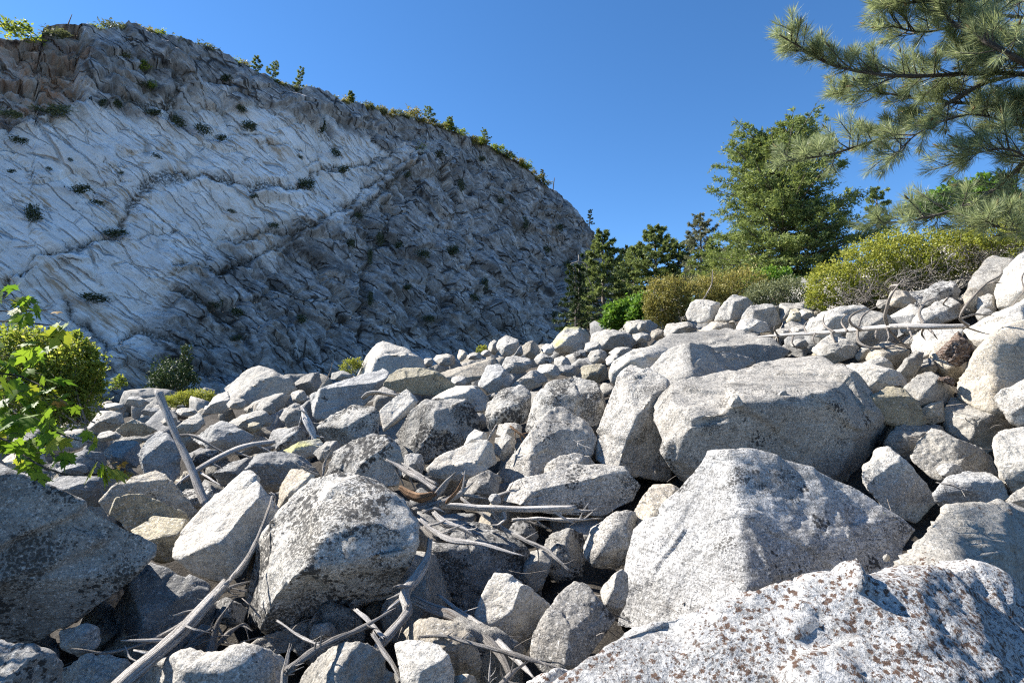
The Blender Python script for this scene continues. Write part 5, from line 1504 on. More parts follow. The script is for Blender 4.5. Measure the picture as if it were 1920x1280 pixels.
def blades(name, pos, dirs, length, width, mat, rg, tint=None, up=None, fold=0.0):
    """one four-sided blade per position along dirs"""
    n = len(pos)
    L = length if np.ndim(length) else np.full(n, length)
    W = width if np.ndim(width) else np.full(n, width)
    d = dirs / (np.linalg.norm(dirs, axis=1)[:, None] + 1e-9)
    r = rnd_unit(rg, n) if up is None else up + 0.35 * rnd_unit(rg, n)
    sd = np.cross(d, r); sd /= np.linalg.norm(sd, axis=1)[:, None] + 1e-9
    up_ = np.cross(sd, d)
    V = np.stack([pos, pos + d * (L * 0.5)[:, None] + sd * (W / 2)[:, None] - up_ * (fold * W)[:, None], pos + d * L[:, None],
                  pos + d * (L * 0.5)[:, None] - sd * (W / 2)[:, None] - up_ * (fold * W)[:, None]], 1).reshape(-1, 3)
    F = np.arange(4 * n).reshape(n, 4)
    me = mesh_np(name, V, F, smooth_shade=False, mat=mat)
    t = rg.random(n) if tint is None else np.clip(tint, 0, 1)
    at_ = me.attributes.new("leaf", 'FLOAT', 'POINT')
    at_.data.foreach_set("value", np.repeat(t, 4).astype(np.float32))
    return me

def conifer(label, px, py_base, py_top, hw_px, D, mat, nbr=60, nbl=20000, blade=(0.16, 0.05), shape="spire", seed=1, name="conifer", group="trees beyond the boulder field", trunk="barkg", cat="tree", low=0.06, base=None, top=None, lean=0.0, up0=0.15):
    rg = np.random.default_rng(seed)
    b0 = at(px, py_base, D) if base is None else base
    Ht = (at(px, py_top, D) - at(px, py_base, D))[2]
    hw = hw_px * D / FPX
    root = empty(name, b0, label, cat, group)
    lv = np.array([lean * Ht, 0, 0])
    top = np.array([0, 0, Ht]) + lv
    def axis(t): return np.array([0, 0, Ht]) * t + lv * t ** 2
    link("trunk", tubes_mesh("trunk", [tube([axis(t) for t in (-0.08, 0.2, 0.5, 0.8, 1.0)], [0.030 * Ht, 0.022 * Ht, 0.015 * Ht, 0.007 * Ht, 0.002 * Ht], sides=8, n=20, seed=seed)], M[trunk]), parent=root)
    tb, P, Dr, Tt = [], [], [], []
    per = int(0.78 * nbl) // nbr
    for i in range(nbr):
        t = low + (0.985 - low) * ((i + rg.uniform(0, 1)) / nbr) ** (0.9 if shape == "spire" else 0.85)
        if shape == "spire": pr = (1 - t) ** 0.8 * (0.75 + 0.45 * rg.random()) + 0.05
        elif shape == "broad": pr = math.sin(math.pi * (0.18 + 0.82 * t)) ** 0.38 * rg.uniform(0.60, 1.05)
        else: pr = (1 - t) ** 0.45 * rg.uniform(0.45, 1.1)
        az = i * 2.4 + rg.uniform(-.5, .5)
        Lb = hw * pr
        el = up0 + (t - 0.45) * 0.9 + rg.uniform(-.2, .2)
        h = np.array([math.cos(az), math.sin(az), 0])
        s0 = axis(t)
        pth = [s0, s0 + h * Lb * 0.5 + np.array([0, 0, Lb * 0.5 * math.tan(el) * 0.7]), s0 + h * Lb + np.array([0, 0, Lb * math.tan(el) * 0.75 + 0.06 * Lb])]
        tb.append(tube(pth, [0.018 * Lb + 0.01, 0.01 * Lb + 0.006, 0.003], sides=5, n=7, seed=i))
        n = int(per * (0.35 + 0.65 * pr / 0.8))
        # side sprays on this branch
        ns = max(5, n // 26)
        us = np.sort(rg.uniform(0.22, 1.0, ns))
        C = catmull(pth, 20)
        ids = (us * 19).astype(int)
        p0 = C[ids]
        side = np.array([-h[1], h[0], 0])
        sgn = rg.choice([-1, 1], ns)
        sl = Lb * (0.10 + 0.34 * (1 - us) ** 0.7) * rg.uniform(0.5, 1.2, ns)
        sdv = side * sgn[:, None] * 0.9 + h * 0.75 + np.array([0, 0, 1]) * rg.uniform(-0.25, 0.35, ns)[:, None]
        sdv /= np.linalg.norm(sdv, axis=1)[:, None]
        k = rg.integers(0, ns, n)
        v = rg.random(n)
        pos = p0[k] + sdv[k] * (sl[k] * v)[:, None] + rnd_unit(rg, n) * (0.05 * Lb * rg.random(n))[:, None]
        pos[:, 2] -= 0.10 * sl[k] * v
        dr = sdv[k] * 0.8 + 0.75 * rnd_unit(rg, n) + np.array([0, 0, 0.12])
        P.append(pos); Dr.append(dr); Tt.append(np.clip(0.25 + 0.55 * v * us[k] + rg.normal(0, 0.2, n), 0, 1))
    link("branches", tubes_mesh("branches", tb, M[trunk]), parent=root)
    P = np.vstack(P); Dr = np.vstack(Dr)
    n = len(P)
    link("crown", blades("crown", P, Dr, blade[0] * rg.uniform(0.6, 1.3, n), blade[1] * rg.uniform(0.7, 1.3, n), M[mat], rg, np.concatenate(Tt)), parent=root)
    return root

conifer("big broad dark green fir with lit left side behind the yellow shrub", 1475, 605, 242, 150, 30.0, "fir", nbr=250, nbl=150000, blade=(0.21, 0.055), shape="broad", seed=3, low=0.05)
conifer("thin spruce with drooping boughs beside the cliff's foot", 1132, 625, 428, 74, 46.0, "spruce", nbr=56, nbl=36000, blade=(0.26, 0.085), seed=5)
conifer("pointed spruce standing above the olive bush", 1232, 605, 420, 88, 50.0, "spruce", nbr=58, nbl=40000, blade=(0.28, 0.09), seed=6)
conifer("sparse greyish pine left of the big fir", 1318, 595, 400, 66, 44.0, "greyfir", nbr=60, nbl=26000, blade=(0.24, 0.06), shape="open", seed=8)
conifer("dark young fir in the cliff's shadow with a dead tree behind it", 1080, 625, 492, 46, 40.0, "darkfir", nbr=46, nbl=15000, blade=(0.2, 0.06), shape="open", seed=9)
conifer("shaded spruce behind the thin spruce, darker and wider", 1172, 630, 462, 56, 58.0, "darkfir", nbr=50, nbl=24000, blade=(0.3, 0.1), shape="open", seed=10)
conifer("short fir right of the big fir, its tip just showing", 1655, 560, 348, 66, 34.0, "fir", nbr=50, nbl=16000, blade=(0.2, 0.06), shape="open", seed=12)
conifer("small dark fir below the sparse greyish pine", 1375, 590, 470, 60, 36.0, "greyfir", nbr=40, nbl=12000, blade=(0.2, 0.06), shape="open", seed=13)

conifer("dense green fir filling the gap right of the thin spruce", 1190, 620, 464, 76, 52.0, "spruce", nbr=70, nbl=26000, blade=(0.28, 0.09), shape="open", seed=14)
conifer("olive-tinted fir between the pointed spruce and greyish pine", 1278, 610, 452, 78, 48.0, "spruce", nbr=70, nbl=26000, blade=(0.27, 0.09), shape="open", seed=15)
conifer("dark shaded fir at the cliff corner left of the thin spruce", 1105, 630, 468, 44, 60.0, "darkfir", nbr=50, nbl=15000, blade=(0.3, 0.1), shape="open", seed=16)
conifer("low dark fir under the big fir's left boughs", 1355, 600, 462, 82, 38.0, "fir", nbr=70, nbl=26000, blade=(0.2, 0.07), shape="broad", seed=17)

def shrub(label, blobs, D, n, leaf, mat, seed, name="shrub", group=None, stems=14, cat="shrub", dz=0.8, spread=0.16, stem_mat="twig", shell=0.55, tintk=0.0):
    """blobs in photo pixels (x, y, rx, ry); leaves gathered in small clusters on twigs"""
    rg = np.random.default_rng(seed)
    k = D / FPX
    C = np.array([at(x, y, D + rg.uniform(-.3, .3) * rx * k) for x, y, rx, ry in blobs])
    low = max(blobs, key=lambda q: q[1] + q[3])
    xm = np.mean([q[0] for q in blobs])
    base = at(xm, max(q[1] + q[3] for q in blobs), D)
    root = empty(name, base, label, cat, group)
    vol = np.array([rx * ry for _, _, rx, ry in blobs], float); vol /= vol.sum()
    nc = max(30, n // 22)
    bi = rg.choice(len(blobs), nc, p=vol)
    u = rnd_unit(rg, nc) * (rg.random(nc) ** (1 / 3) * (1 - shell) + shell)[:, None]
    Rr = np.array([[q[2] * k, q[2] * k * dz, q[3] * k] for q in blobs])
    cc = C[bi] + u * Rr[bi]
    ci = rg.integers(0, nc, n)
    sp = spread * np.sqrt(Rr[bi][ci][:, 0:1] * Rr[bi][ci][:, 2:3])
    pos = cc[ci] + rg.normal(0, 1, (n, 3)) * sp
    dr = rnd_unit(rg, n) + 0.5 * u[ci] + np.array([0, 0, 0.15])
    tint = np.clip(0.45 + 0.25 * u[ci][:, 2] + rg.normal(0, 0.25, n) + tintk, 0, 1)
    link("foliage", blades("foliage", pos - base, dr, leaf[0] * rg.uniform(0.6, 1.3, n), leaf[1] * rg.uniform(0.7, 1.3, n), M[mat], rg, tint, fold=0.12), parent=root)
    tb = []
    for j in range(stems):
        q = cc[rg.integers(0, nc)]
        st = base + np.array([rg.uniform(-.5, .5) * np.ptp(C[:, 0]) * 0.7 + 0, rg.uniform(-.2, .2), 0])
        mid = (st * 0.5 + q * 0.5) + rg.normal(0, 0.06, 3) * np.linalg.norm(q - st)
        r0 = 0.006 + 0.006 * np.linalg.norm(q - st)
        tb.append(tube([st - base, mid - base, q - base], [r0, r0 * 0.7, r0 * 0.25], sides=5, n=9, seed=j))
    if tb: link("stems", tubes_mesh("stems", tb, M[stem_mat]), parent=root)
    return root

G1 = "bushes above the boulder field"
shrub("wide yellow-green shrub with grey stems above the dead tree", [(1565,535,48,45),(1620,505,55,52),(1680,490,62,58),(1745,478,62,52),(1805,470,60,45),(1860,455,50,40),(1540,555,28,28),(1640,545,50,28)], 13.0, 30000, (0.060, 0.035), "yshrub", 21, stems=70, group=G1, spread=0.10)
shrub("olive yellow bush between the spruces and the skyline boulders", [(1250,560,38,42),(1280,555,30,32),(1235,585,28,26),(1270,590,32,20)], 22.0, 9000, (0.10, 0.055), "olive", 22, group=G1, spread=0.12)
shrub("bright green leafy bush by the cliff's foot", [(1160,590,26,24),(1185,585,24,24),(1150,600,18,14)], 25.0, 4500, (0.16, 0.10), "bright", 23, group=G1)
shrub("bright green bush touching the olive bush", [(1208,576,18,26),(1200,590,20,20)], 24.0, 3000, (0.15, 0.10), "bright", 24, group=G1)
shrub("olive scrub under the sparse greyish pine", [(1345,540,45,24),(1390,535,45,30),(1320,545,30,20)], 24.0, 7000, (0.10, 0.05), "olive", 25, group=G1)
shrub("pale green low bush below the big fir", [(1440,552,36,22),(1480,548,36,24),(1415,560,24,14)], 18.5, 7000, (0.07, 0.04), "sage", 26, group=G1, tintk=0.2)
shrub("fresh green bush left under the big fir", [(1420,530,38,18),(1455,520,30,16)], 26.0, 3500, (0.14, 0.09), "bright", 27, group=G1)
shrub("bright green maple crown seen behind the pine branches", [(1790,375,50,24),(1850,360,40,24),(1885,385,40,26),(1740,385,26,18)], 17.0, 6500, (0.13, 0.10), "bright", 28, group=G1)
shrub("yellow-green bush at the right edge under the pine", [(1880,430,60,32),(1940,420,60,40)], 12.0, 7000, (0.06, 0.035), "yshrub", 29, group=G1, spread=0.1)
shrub("lush green shrub at the left behind the maple leaves", [(60,690,75,50),(130,690,52,50),(40,740,80,50),(120,745,60,48),(160,720,26,34),(140,655,30,18),(30,650,60,34),(182,690,12,11),(150,628,12,13),(108,640,14,13),(188,722,9,13),(172,665,10,9),(70,632,14,12)], 9.0, 20000, (0.06, 0.038), "mshrub", 31, group="shrubs at the left and cliff foot", spread=0.15, shell=0.35, stems=30, tintk=0.12)
shrub("dark green bush at the cliff foot behind the post", [(320,705,34,30),(350,670,10,22),(300,720,24,18),(335,720,34,22)], 30.0, 4200, (0.14, 0.09), "darkfir", 32, group="shrubs at the left and cliff foot")
shrub("tiny leafy sprig at the cliff foot left of the dark bush", [(225,715,10,10),(215,722,12,6)], 28.0, 420, (0.12, 0.08), "mshrub", 33, stems=6, group="shrubs at the left and cliff foot")
shrub("sunlit yellow grass patch beside the post's top", [(345,747,26,9),(375,743,24,10),(320,752,20,7)], 20.0, 5200, (0.11, 0.022), "yshrub", 34, name="grass_patch", cat="grass", stems=0, group="plants on the left skyline")
shrub("pale yellowish tuft below the left shrub", [(160,785,22,10),(150,775,12,8)], 13.0, 1800, (0.08, 0.02), "sage", 35, name="grass_patch", cat="grass", stems=0, group="plants on the left skyline", tintk=0.4)
shrub("small yellow-green plant left of the tall white skyline block", [(656,687,16,12),(670,680,10,8)], 14.6, 1300, (0.06, 0.02), "yshrub", 36, name="small_plant", cat="plant", stems=4, group="small plants on the centre skyline")
shrub("tiny yellow plant beside the white pyramid skyline stone", [(905,656,10,7)], 18.0, 420, (0.07, 0.03), "yshrub", 37, name="small_plant", cat="plant", stems=3, group="small plants on the centre skyline")

def brambles(label, pts, D, n, ln, seed, name="bare_brambles"):
    rg = np.random.default_rng(seed)
    base = at(pts[0][0], pts[0][1], D)
    tb = []
    for i in range(n):
        x, y, r = pts[rg.integers(0, len(pts))]
        s = at(x + rg.uniform(-r, r), y + rg.uniform(-.3, .6) * r, D + rg.uniform(-.4, .4)) - base
        d = rnd_unit(rg, 1)[0] * ln * rg.uniform(0.4, 1.2); d[2] = abs(d[2]) * 0.9
        e = s + d
        mid = (s + e) / 2 + rg.normal(0, 0.12, 3) * ln
        tb.append(tube([s, mid, e], [0.007, 0.005, 0.002], sides=4, n=7, seed=i, knob=0, groove=0))
    o = link(name, tubes_mesh(name, tb, M["twig"]), loc=base)
    tag(o, label, "brambles", kind="thing")
brambles("tangle of bare grey brambles right of the yellow shrub", [(1700,530,50),(1760,510,50),(1810,500,45),(1650,545,40),(1600,560,30),(1840,480,30)], 12.2, 420, 0.55, 51)
stick("thin bare twig sprouting behind the split skyline block", [(1316,566,14.5),(1325,550,14.5),(1335,530,14.6),(1337,505,14.6)], [4,3,2.5,1.2], "twig", name="bare_twig", cat="twig", splinter=0)
stick("two thin dry stalks left of the small yellow-green plant", [(607,722,14.5),(617,700,14.5),(626,675,14.5)], [1.6,1.4,1], "twig", name="dry_stalk", cat="stalk", splinter=0,
      extra=[([(614,712,14.4),(620,695,14.4),(622,680,14.4)], [1.4,1.2,1], "twig", "stalk")])
r = empty("dead_snag", at(1088, 610, 41), "dead grey snag with drooping top behind the dark young fir", "dead tree")
for w_, pp in (([6, 5, 3], [(1085,600,41),(1086,530,41),(1085,478,41)]), ([3, 2, 1.2], [(1085,490,41),(1100,497,41),(1098,520,41)]), ([3, 2, 1.2], [(1085,490,41),(1070,495,41),(1063,505,41)]), ([3, 2, 1.2], [(1086,505,41),(1102,520,41),(1112,545,41)])):
    tbx = px_tube(pp, w_, sides=6, n=12)
    link("trunk" if w_[0] == 6 else "branch", tubes_mesh("snag", [(tbx[0] - at(1088, 610, 41),) + tbx[1:]], M["twig"]), parent=r)

# --- plants on the cliff
def tuft_mesh(seed, mat, n=420, leaf=(0.34, 0.13), flat=0.75):
    rg = np.random.default_rng(seed)
    nc = 26
    cc = rnd_unit(rg, nc) * rg.uniform(0.35, 0.9, nc)[:, None] * np.array([1, 1, flat])
    ci = rg.integers(0, nc, n)
    pos = cc[ci] + rg.normal(0, 0.17, (n, 3))
    return blades("foliage", pos, rnd_unit(rg, n) + 0.6 * cc[ci] + np.array([0, 0, .3]), leaf[0] * rg.uniform(.5, 1.3, n), leaf[1] * rg.uniform(.6, 1.3, n), M[mat], rg)
TUF = {m_: [tuft_mesh(600 + i * 7 + j, m_) for j in range(3)] for i, m_ in enumerate(("cdark", "sage", "olive", "mshrub", "yshrub"))}
rgc = np.random.default_rng(77)
FACE = [(150,358,17,11),(60,405,14,18),(288,298,11,6),(35,270,16,7),(190,197,8,10),(218,200,9,9),(285,215,15,8),(330,232,13,11),(375,247,15,10),(412,262,11,8),(465,242,13,10),
 (448,208,10,8),(600,240,8,18),(625,290,10,8),(640,320,12,9),(570,350,18,10),(510,427,10,6),(470,372,9,6),(668,408,9,7),(690,485,5,18),(708,450,8,14),(845,470,13,12),(790,480,14,8),(742,462,9,8),
 (905,535,7,14),(885,560,12,7),(930,512,8,6),(172,562,26,9),(212,440,22,9),(352,540,22,11),(398,572,18,9),(440,588,14,8),(438,636,13,7),(345,545,12,10),(980,420,8,12),(1020,470,9,7),(1035,590,8,8),
 (655,460,8,10),(555,300,10,5),(430,400,9,4),(130,305,5,4),(90,322,6,4),(225,330,5,4),(20,326,8,5),(180,385,12,5),(268,165,12,6),(345,150,14,12),(300,95,10,6),(420,150,12,9),(520,205,8,7),
 (690,560,6,18),(860,350,8,12),(760,330,7,8),(900,300,8,7),(935,380,7,9),(1045,430,8,8),(1060,500,8,10),(800,600,12,7),(760,540,9,7),(560,600,12,8)]
for (x, y, rx, ry) in FACE:
    p = cliff_pt(x, y, 1.2)
    kk = project(p)[2] / FPX
    o = link("cliff_shrub", TUF["cdark"][rgc.integers(0, 3)], loc=p)
    o.scale = (rx * kk, rx * kk * 0.7, ry * kk * 1.2); o.rotation_euler = (0, 0, rgc.uniform(0, 0.6))
    bd = "upper" if y < 260 else "middle" if y < 430 else "lower"
    tag(o, f"dark shrub on the {bd} cliff face", "shrub", f"dark shrubs on the {bd} cliff face")
CLF = [(225,112,18,9,"sage","pale green shrub on the upper cliff ledge"),(265,130,14,11,"mshrub","round green shrub below the pale green cliff shrub"),(780,285,16,12,"mshrub","green shrub at the head of the pale dike on the cliff"),
 (815,292,14,10,"cdark","dark green shrub right of the dike's head"),(100,215,34,10,"sage","grassy ledge plants below the reddish buttress"),(20,222,24,9,"sage","grassy tuft at the left end of the cliff ledge"),
 (280,165,12,9,"mshrub","green shrub on the dark upper cliff band"),(105,72,28,9,"sage","low green shrub on the reddish buttress top")]
for (x, y, rx, ry, mt, lab) in CLF:
    p = cliff_pt(x, y, 1.4); kk = project(p)[2] / FPX
    o = link("cliff_shrub", TUF[mt][rgc.integers(0, 3)], loc=p); o.scale = (rx * kk, rx * kk * 0.7, ry * kk * 1.2)
    tag(o, lab, "shrub", "shrubs on the cliff ledges")
CREST = [(30,56,36,18,"mshrub","green bush at the far left of the cliff top"),(212,50,22,15,"sage","grey-green bush on the cliff top behind the flat block"),(208,68,14,10,"olive","olive bush under the grey-green crest bush"),
 (272,58,20,10,"olive","low olive bush right of the crest's pale block"),(302,64,12,11,"mshrub","small green crest bush left of the dip"),(332,76,20,12,"sage","grey crest bush above the dark cliff band"),
 (385,92,24,11,"sage","long grey crest bush sloping right"),(455,120,14,10,"olive","olive crest bush left of the leaning firs"),(572,168,14,8,"olive","dry crest bush below the lone leaning fir"),
 (620,182,14,7,"sage","low grey crest bush right of the lone fir"),(655,186,14,9,"olive","olive crest bush at the middle of the ridge"),(690,196,13,9,"sage","round grey crest bush"),
 (715,204,12,9,"olive","small olive crest bush right of the round one"),(748,212,12,8,"sage","pale crest bush before the dense crest bushes"),(773,212,18,13,"olive","large olive crest bush"),
 (842,236,14,10,"mshrub","green crest bush on the descending ridge"),(890,262,10,8,"olive","brownish crest bush by the ridge fir"),(950,286,13,7,"cdark","dark low bush on the falling ridge"),(975,300,10,7,"olive","olive bush low on the falling ridge"),
 (545,165,20,6,"sage","pale crest grass between the leaning firs"),(1000,322,8,6,"olive","last small bush on the falling ridge")]
for (x, y, rx, ry, mt, lab) in CREST:
    p = cliff_pt(x, y + 2, 0.0); kk = project(p)[2] / FPX
    o = link("crest_bush", TUF[mt][rgc.integers(0, 3)], loc=p); o.scale = (rx * kk, rx * kk * 0.8, ry * kk * 1.25); o.rotation_euler = (0, 0, rgc.uniform(0, 0.6))
    tag(o, lab, "bush", "bushes along the cliff top")
o_ = np.argsort(SKS[:, 0])
for i in range(60):
    x = 170 + 860 * (i + rgc.random()) / 60
    y = float(np.interp(x, [q[0] for q in SKY], [q[1] for q in SKY]))
    p = cliff_pt(x, y, 0.3); kk = project(p)[2] / FPX
    rx = rgc.uniform(6, 15); mt = ("sage", "olive", "cdark", "mshrub")[rgc.integers(0, 4)]
    o = link("crest_scrub", TUF[mt][rgc.integers(0, 3)], loc=p); o.scale = (rx * kk, rx * kk * 0.8, rx * kk * rgc.uniform(0.5, 0.9)); o.rotation_euler = (0, 0, rgc.uniform(0, 0.6))
    tag(o, "low scrub bush in the cliff top fringe", "bush", "scrub fringe along the cliff top")
for i, (x, yb, yt, hw, mt, lab, ln) in enumerate([(478,150,104,17,"fir","left of two leaning firs on the cliff top",0.0),(508,160,118,19,"fir","right of two leaning firs on the cliff top",0.2),(558,172,128,17,"fir","lone leaning fir on the cliff top",0.15),
    (657,196,172,9,"fir","tiny fir at the middle of the ridge",0),(803,230,200,17,"fir","bushy fir beside the large olive crest bush",0),(843,245,220,13,"fir","small fir on the descending ridge",0),(907,272,243,17,"fir","fir on the ridge's steepening part",0),
    (1016,348,318,8,"sage","slim pale conifer low on the ridge",0),(1104,425,393,11,"darkfir","small dark tree at the cliff's right end",0.1)]):
    p = cliff_pt(x, yb, 0.3); Dd = project(p)[2]
    conifer(lab, x, yb, yt, hw, Dd, mt, nbr=22, nbl=9000, blade=(0.36, 0.10), shape="open", seed=200 + i, group="small trees along the cliff top", base=p, lean=ln, up0=0.35)
for lab, pp in (("bare pole-like snag on the cliff top at the left", [(125,52),(130,40),(135,27)]), ("thin bare snag low on the ridge", [(1037,360),(1038,345),(1040,333)])):
    base = cliff_pt(*pp[0], -0.8); Dd = project(base)[2]
    tbx = px_tube([(a_, b_, Dd) for a_, b_ in pp], [3, 2.6, 1.2], sides=6, n=8)
    tag(link("bare_snag", tubes_mesh("bare_snag", [(tbx[0] - base,) + tbx[1:]], M["barkg"]), loc=base), lab, "dead tree")

single_out([o for o in COL.objects if o.name.startswith(("cliff_shrub", "crest_scrub"))])

# --- near pine at the right
def pine():
    rg = np.random.default_rng(91)
    base = np.array([6.6, 5.6, float(gz(6.6, 5.6)) - 0.2])
    root = empty("pine_tree", base, "pine tree with long needled boughs reaching in from the right", "tree")
    trunk_top = at(2180, -420, 5.8)
    link("trunk", tubes_mesh("trunk", [tube([np.zeros(3), (trunk_top - base) * 0.5 + np.array([.1, 0, 0]), trunk_top - base], [0.20, 0.15, 0.07], sides=12, n=24, seed=3)], M["bark"]), parent=root)
    BR = [  # path px (trunk side first), depth, start width px, twig density
      ([(2120,175),(1990,150),(1900,138),(1814,138),(1749,142),(1677,142),(1605,133),(1552,119),(1508,93),(1462,66)], 5.4, 13, 34, 1.0),
      ([(2110,215),(1990,160),(1930,125),(1857,83),(1828,65),(1778,36),(1749,0),(1730,-60)], 5.0, 15, 22, 1.0),
      ([(2120,140),(1990,130),(1860,152),(1778,194),(1731,226),(1677,252),(1605,275),(1552,291),(1465,303)], 5.7, 11, 26, 0.8),
      ([(2110,150),(1990,230),(1940,285),(1911,313),(1882,341),(1839,370),(1785,395),(1706,413),(1625,420)], 5.2, 15, 22, 0.7),
      ([(2110,20),(1990,40),(1860,30),(1740,60),(1655,45)], 5.6, 9, 20, 1.0),
      ([(2110,200),(1990,195),(1850,195),(1740,188),(1640,172),(1562,176)], 5.8, 8, 24, 1.0),
      ([(2110,240),(1990,250),(1900,232),(1820,215),(1740,240),(1700,268),(1662,312)], 5.5, 7, 20, 0.8),
      ([(2110,330),(1980,325),(1900,282),(1840,285),(1800,297)], 5.1, 7, 14, 0.9),
      ([(2110,440),(1990,420),(1900,432),(1838,410)], 5.0, 7, 13, 0.9),
      ([(2110,90),(1990,100),(1920,108),(1850,112),(1790,95)], 5.3, 8, 16, 1.0),
      ([(2110,-40),(1950,-30),(1830,0),(1720,5),(1648,8)], 5.2, 9, 20, 1.0),
      ([(2110,300),(2000,280),(1950,230),(1900,180)], 5.4, 7, 14, 1.0),
      ([(2110,380),(1990,370),(1930,360),(1880,378),(1850,420)], 5.6, 6, 9, 0.7),
    ]
    tb = []; NP, ND, NL, NT = [], [], [], []
    cones = []
    def tuft(tip, d, ln, cnt, L):
        d = d / np.linalg.norm(d)
        n = cnt
        v = rg.random(n) ** 0.6
        p = tip - d * (ln * (1 - v))[:, None] if False else tip[None] - d[None] * (ln * (1 - v))[:, None]
        r = rnd_unit(rg, n)
        r = r - (r @ d)[:, None] * d[None]; r /= np.linalg.norm(r, axis=1)[:, None]
        a = np.radians(rg.uniform(22, 78, n) * (1.05 - 0.45 * v))
        dd = d[None] * np.cos(a)[:, None] + r * np.sin(a)[:, None] + np.array([0, 0, -0.06])
        NP.append(p); ND.append(dd); NL.append(L * rg.uniform(0.75, 1.1, n)); NT.append(np.clip(rg.normal(0.45, 0.22, n) + 0.2 * (v - .5), 0, 1))
    for path, D, w, ntw, dens in BR:
        P = np.array([at(x, y, D + 0.15 * math.sin(i * 1.3 + D * 9)) for i, (x, y) in enumerate(path)])
        C = catmull(P, 60)
        r0 = 0.68 * w / 2 * D / FPX
        ntw = int(ntw * 2.1)
        tb.append(tube(P - base, [r0 * 1.4, r0, r0 * 0.8, r0 * 0.55, r0 * 0.3], sides=8, n=50, seed=int(D * 100), knob=0.1))
        T = np.gradient(C, axis=0); T /= np.linalg.norm(T, axis=1)[:, None]
        tuft(C[-1] + T[-1] * 0.05, T[-1], 0.22, 170, 0.150)
        tuft(C[-4], T[-4], 0.16, 90, 0.140)
        for j in range(ntw):
            u = 0.22 + 0.75 * (j + rg.random()) / ntw
            if rg.random() > dens * 1.05: continue
            i = int(u * 59)
            sdir = rnd_unit(rg, 1)[0]; sdir -= (sdir @ T[i]) * T[i]; sdir /= np.linalg.norm(sdir)
            if sdir[2] < -0.45 and rg.random() < 0.75: sdir[2] *= -1
            d = sdir * 0.85 + T[i] * 0.75 + np.array([0, 0, 0.18])
            d /= np.linalg.norm(d)
            L = rg.uniform(0.13, 0.42) * (1.15 - 0.45 * u)
            e = C[i] + d * L
            mid = C[i] + d * L * 0.5 + np.array([0, 0, -0.03 * rg.random()])
            tb.append(tube([C[i] - base, mid - base, e - base], [0.0065, 0.005, 0.0035], sides=5, n=7, seed=j))
            dl = e - mid
            tuft(e, dl + np.array([0, 0, 0.05 * L]), min(0.20, L * 0.8), int(rg.integers(95, 160)), rg.uniform(0.115, 0.150))
            if rg.random() < 0.5:
                d2 = d + 0.9 * rnd_unit(rg, 1)[0]; d2 /= np.linalg.norm(d2)
                e2 = mid + d2 * L * 0.6
                tb.append(tube([mid - base, (mid + e2) / 2 - base, e2 - base], [0.005, 0.004, 0.003], sides=5, n=6, seed=j + 50))
                tuft(e2, d2, 0.13, int(rg.integers(55, 95)), 0.125)
            if rg.random() < 0.45: cones.append((e + dl / np.linalg.norm(dl) * 0.02, dl / np.linalg.norm(dl)))
    bo = link("boughs", tubes_mesh("boughs", tb, M["barkg"]), parent=root)
    NP = np.vstack(NP); ND = np.vstack(ND); n = len(NP)
    nd = link("needles", blades("needles", NP - base, ND, np.concatenate(NL), 0.0036 * rg.uniform(.8, 1.3, n), M["pine"], rg, np.concatenate(NT)), parent=bo)
    nd["kind"] = "stuff"
    # pale new shoots at the twig tips
    cb = [tube([p - base, p + d * 0.03 - base, p + d * 0.065 - base], [0.010, 0.008, 0.002], sides=6, n=5, seed=i) for i, (p, d) in enumerate(cones)]
    bud = link("buds", tubes_mesh("buds", cb, M["bud"]), parent=bo); bud["kind"] = "stuff"
    print("pine needles", n)
M["bud"] = wood_mat("pine_buds", (0.52, 0.40, 0.20), (0.36, 0.25, 0.12))
pine()

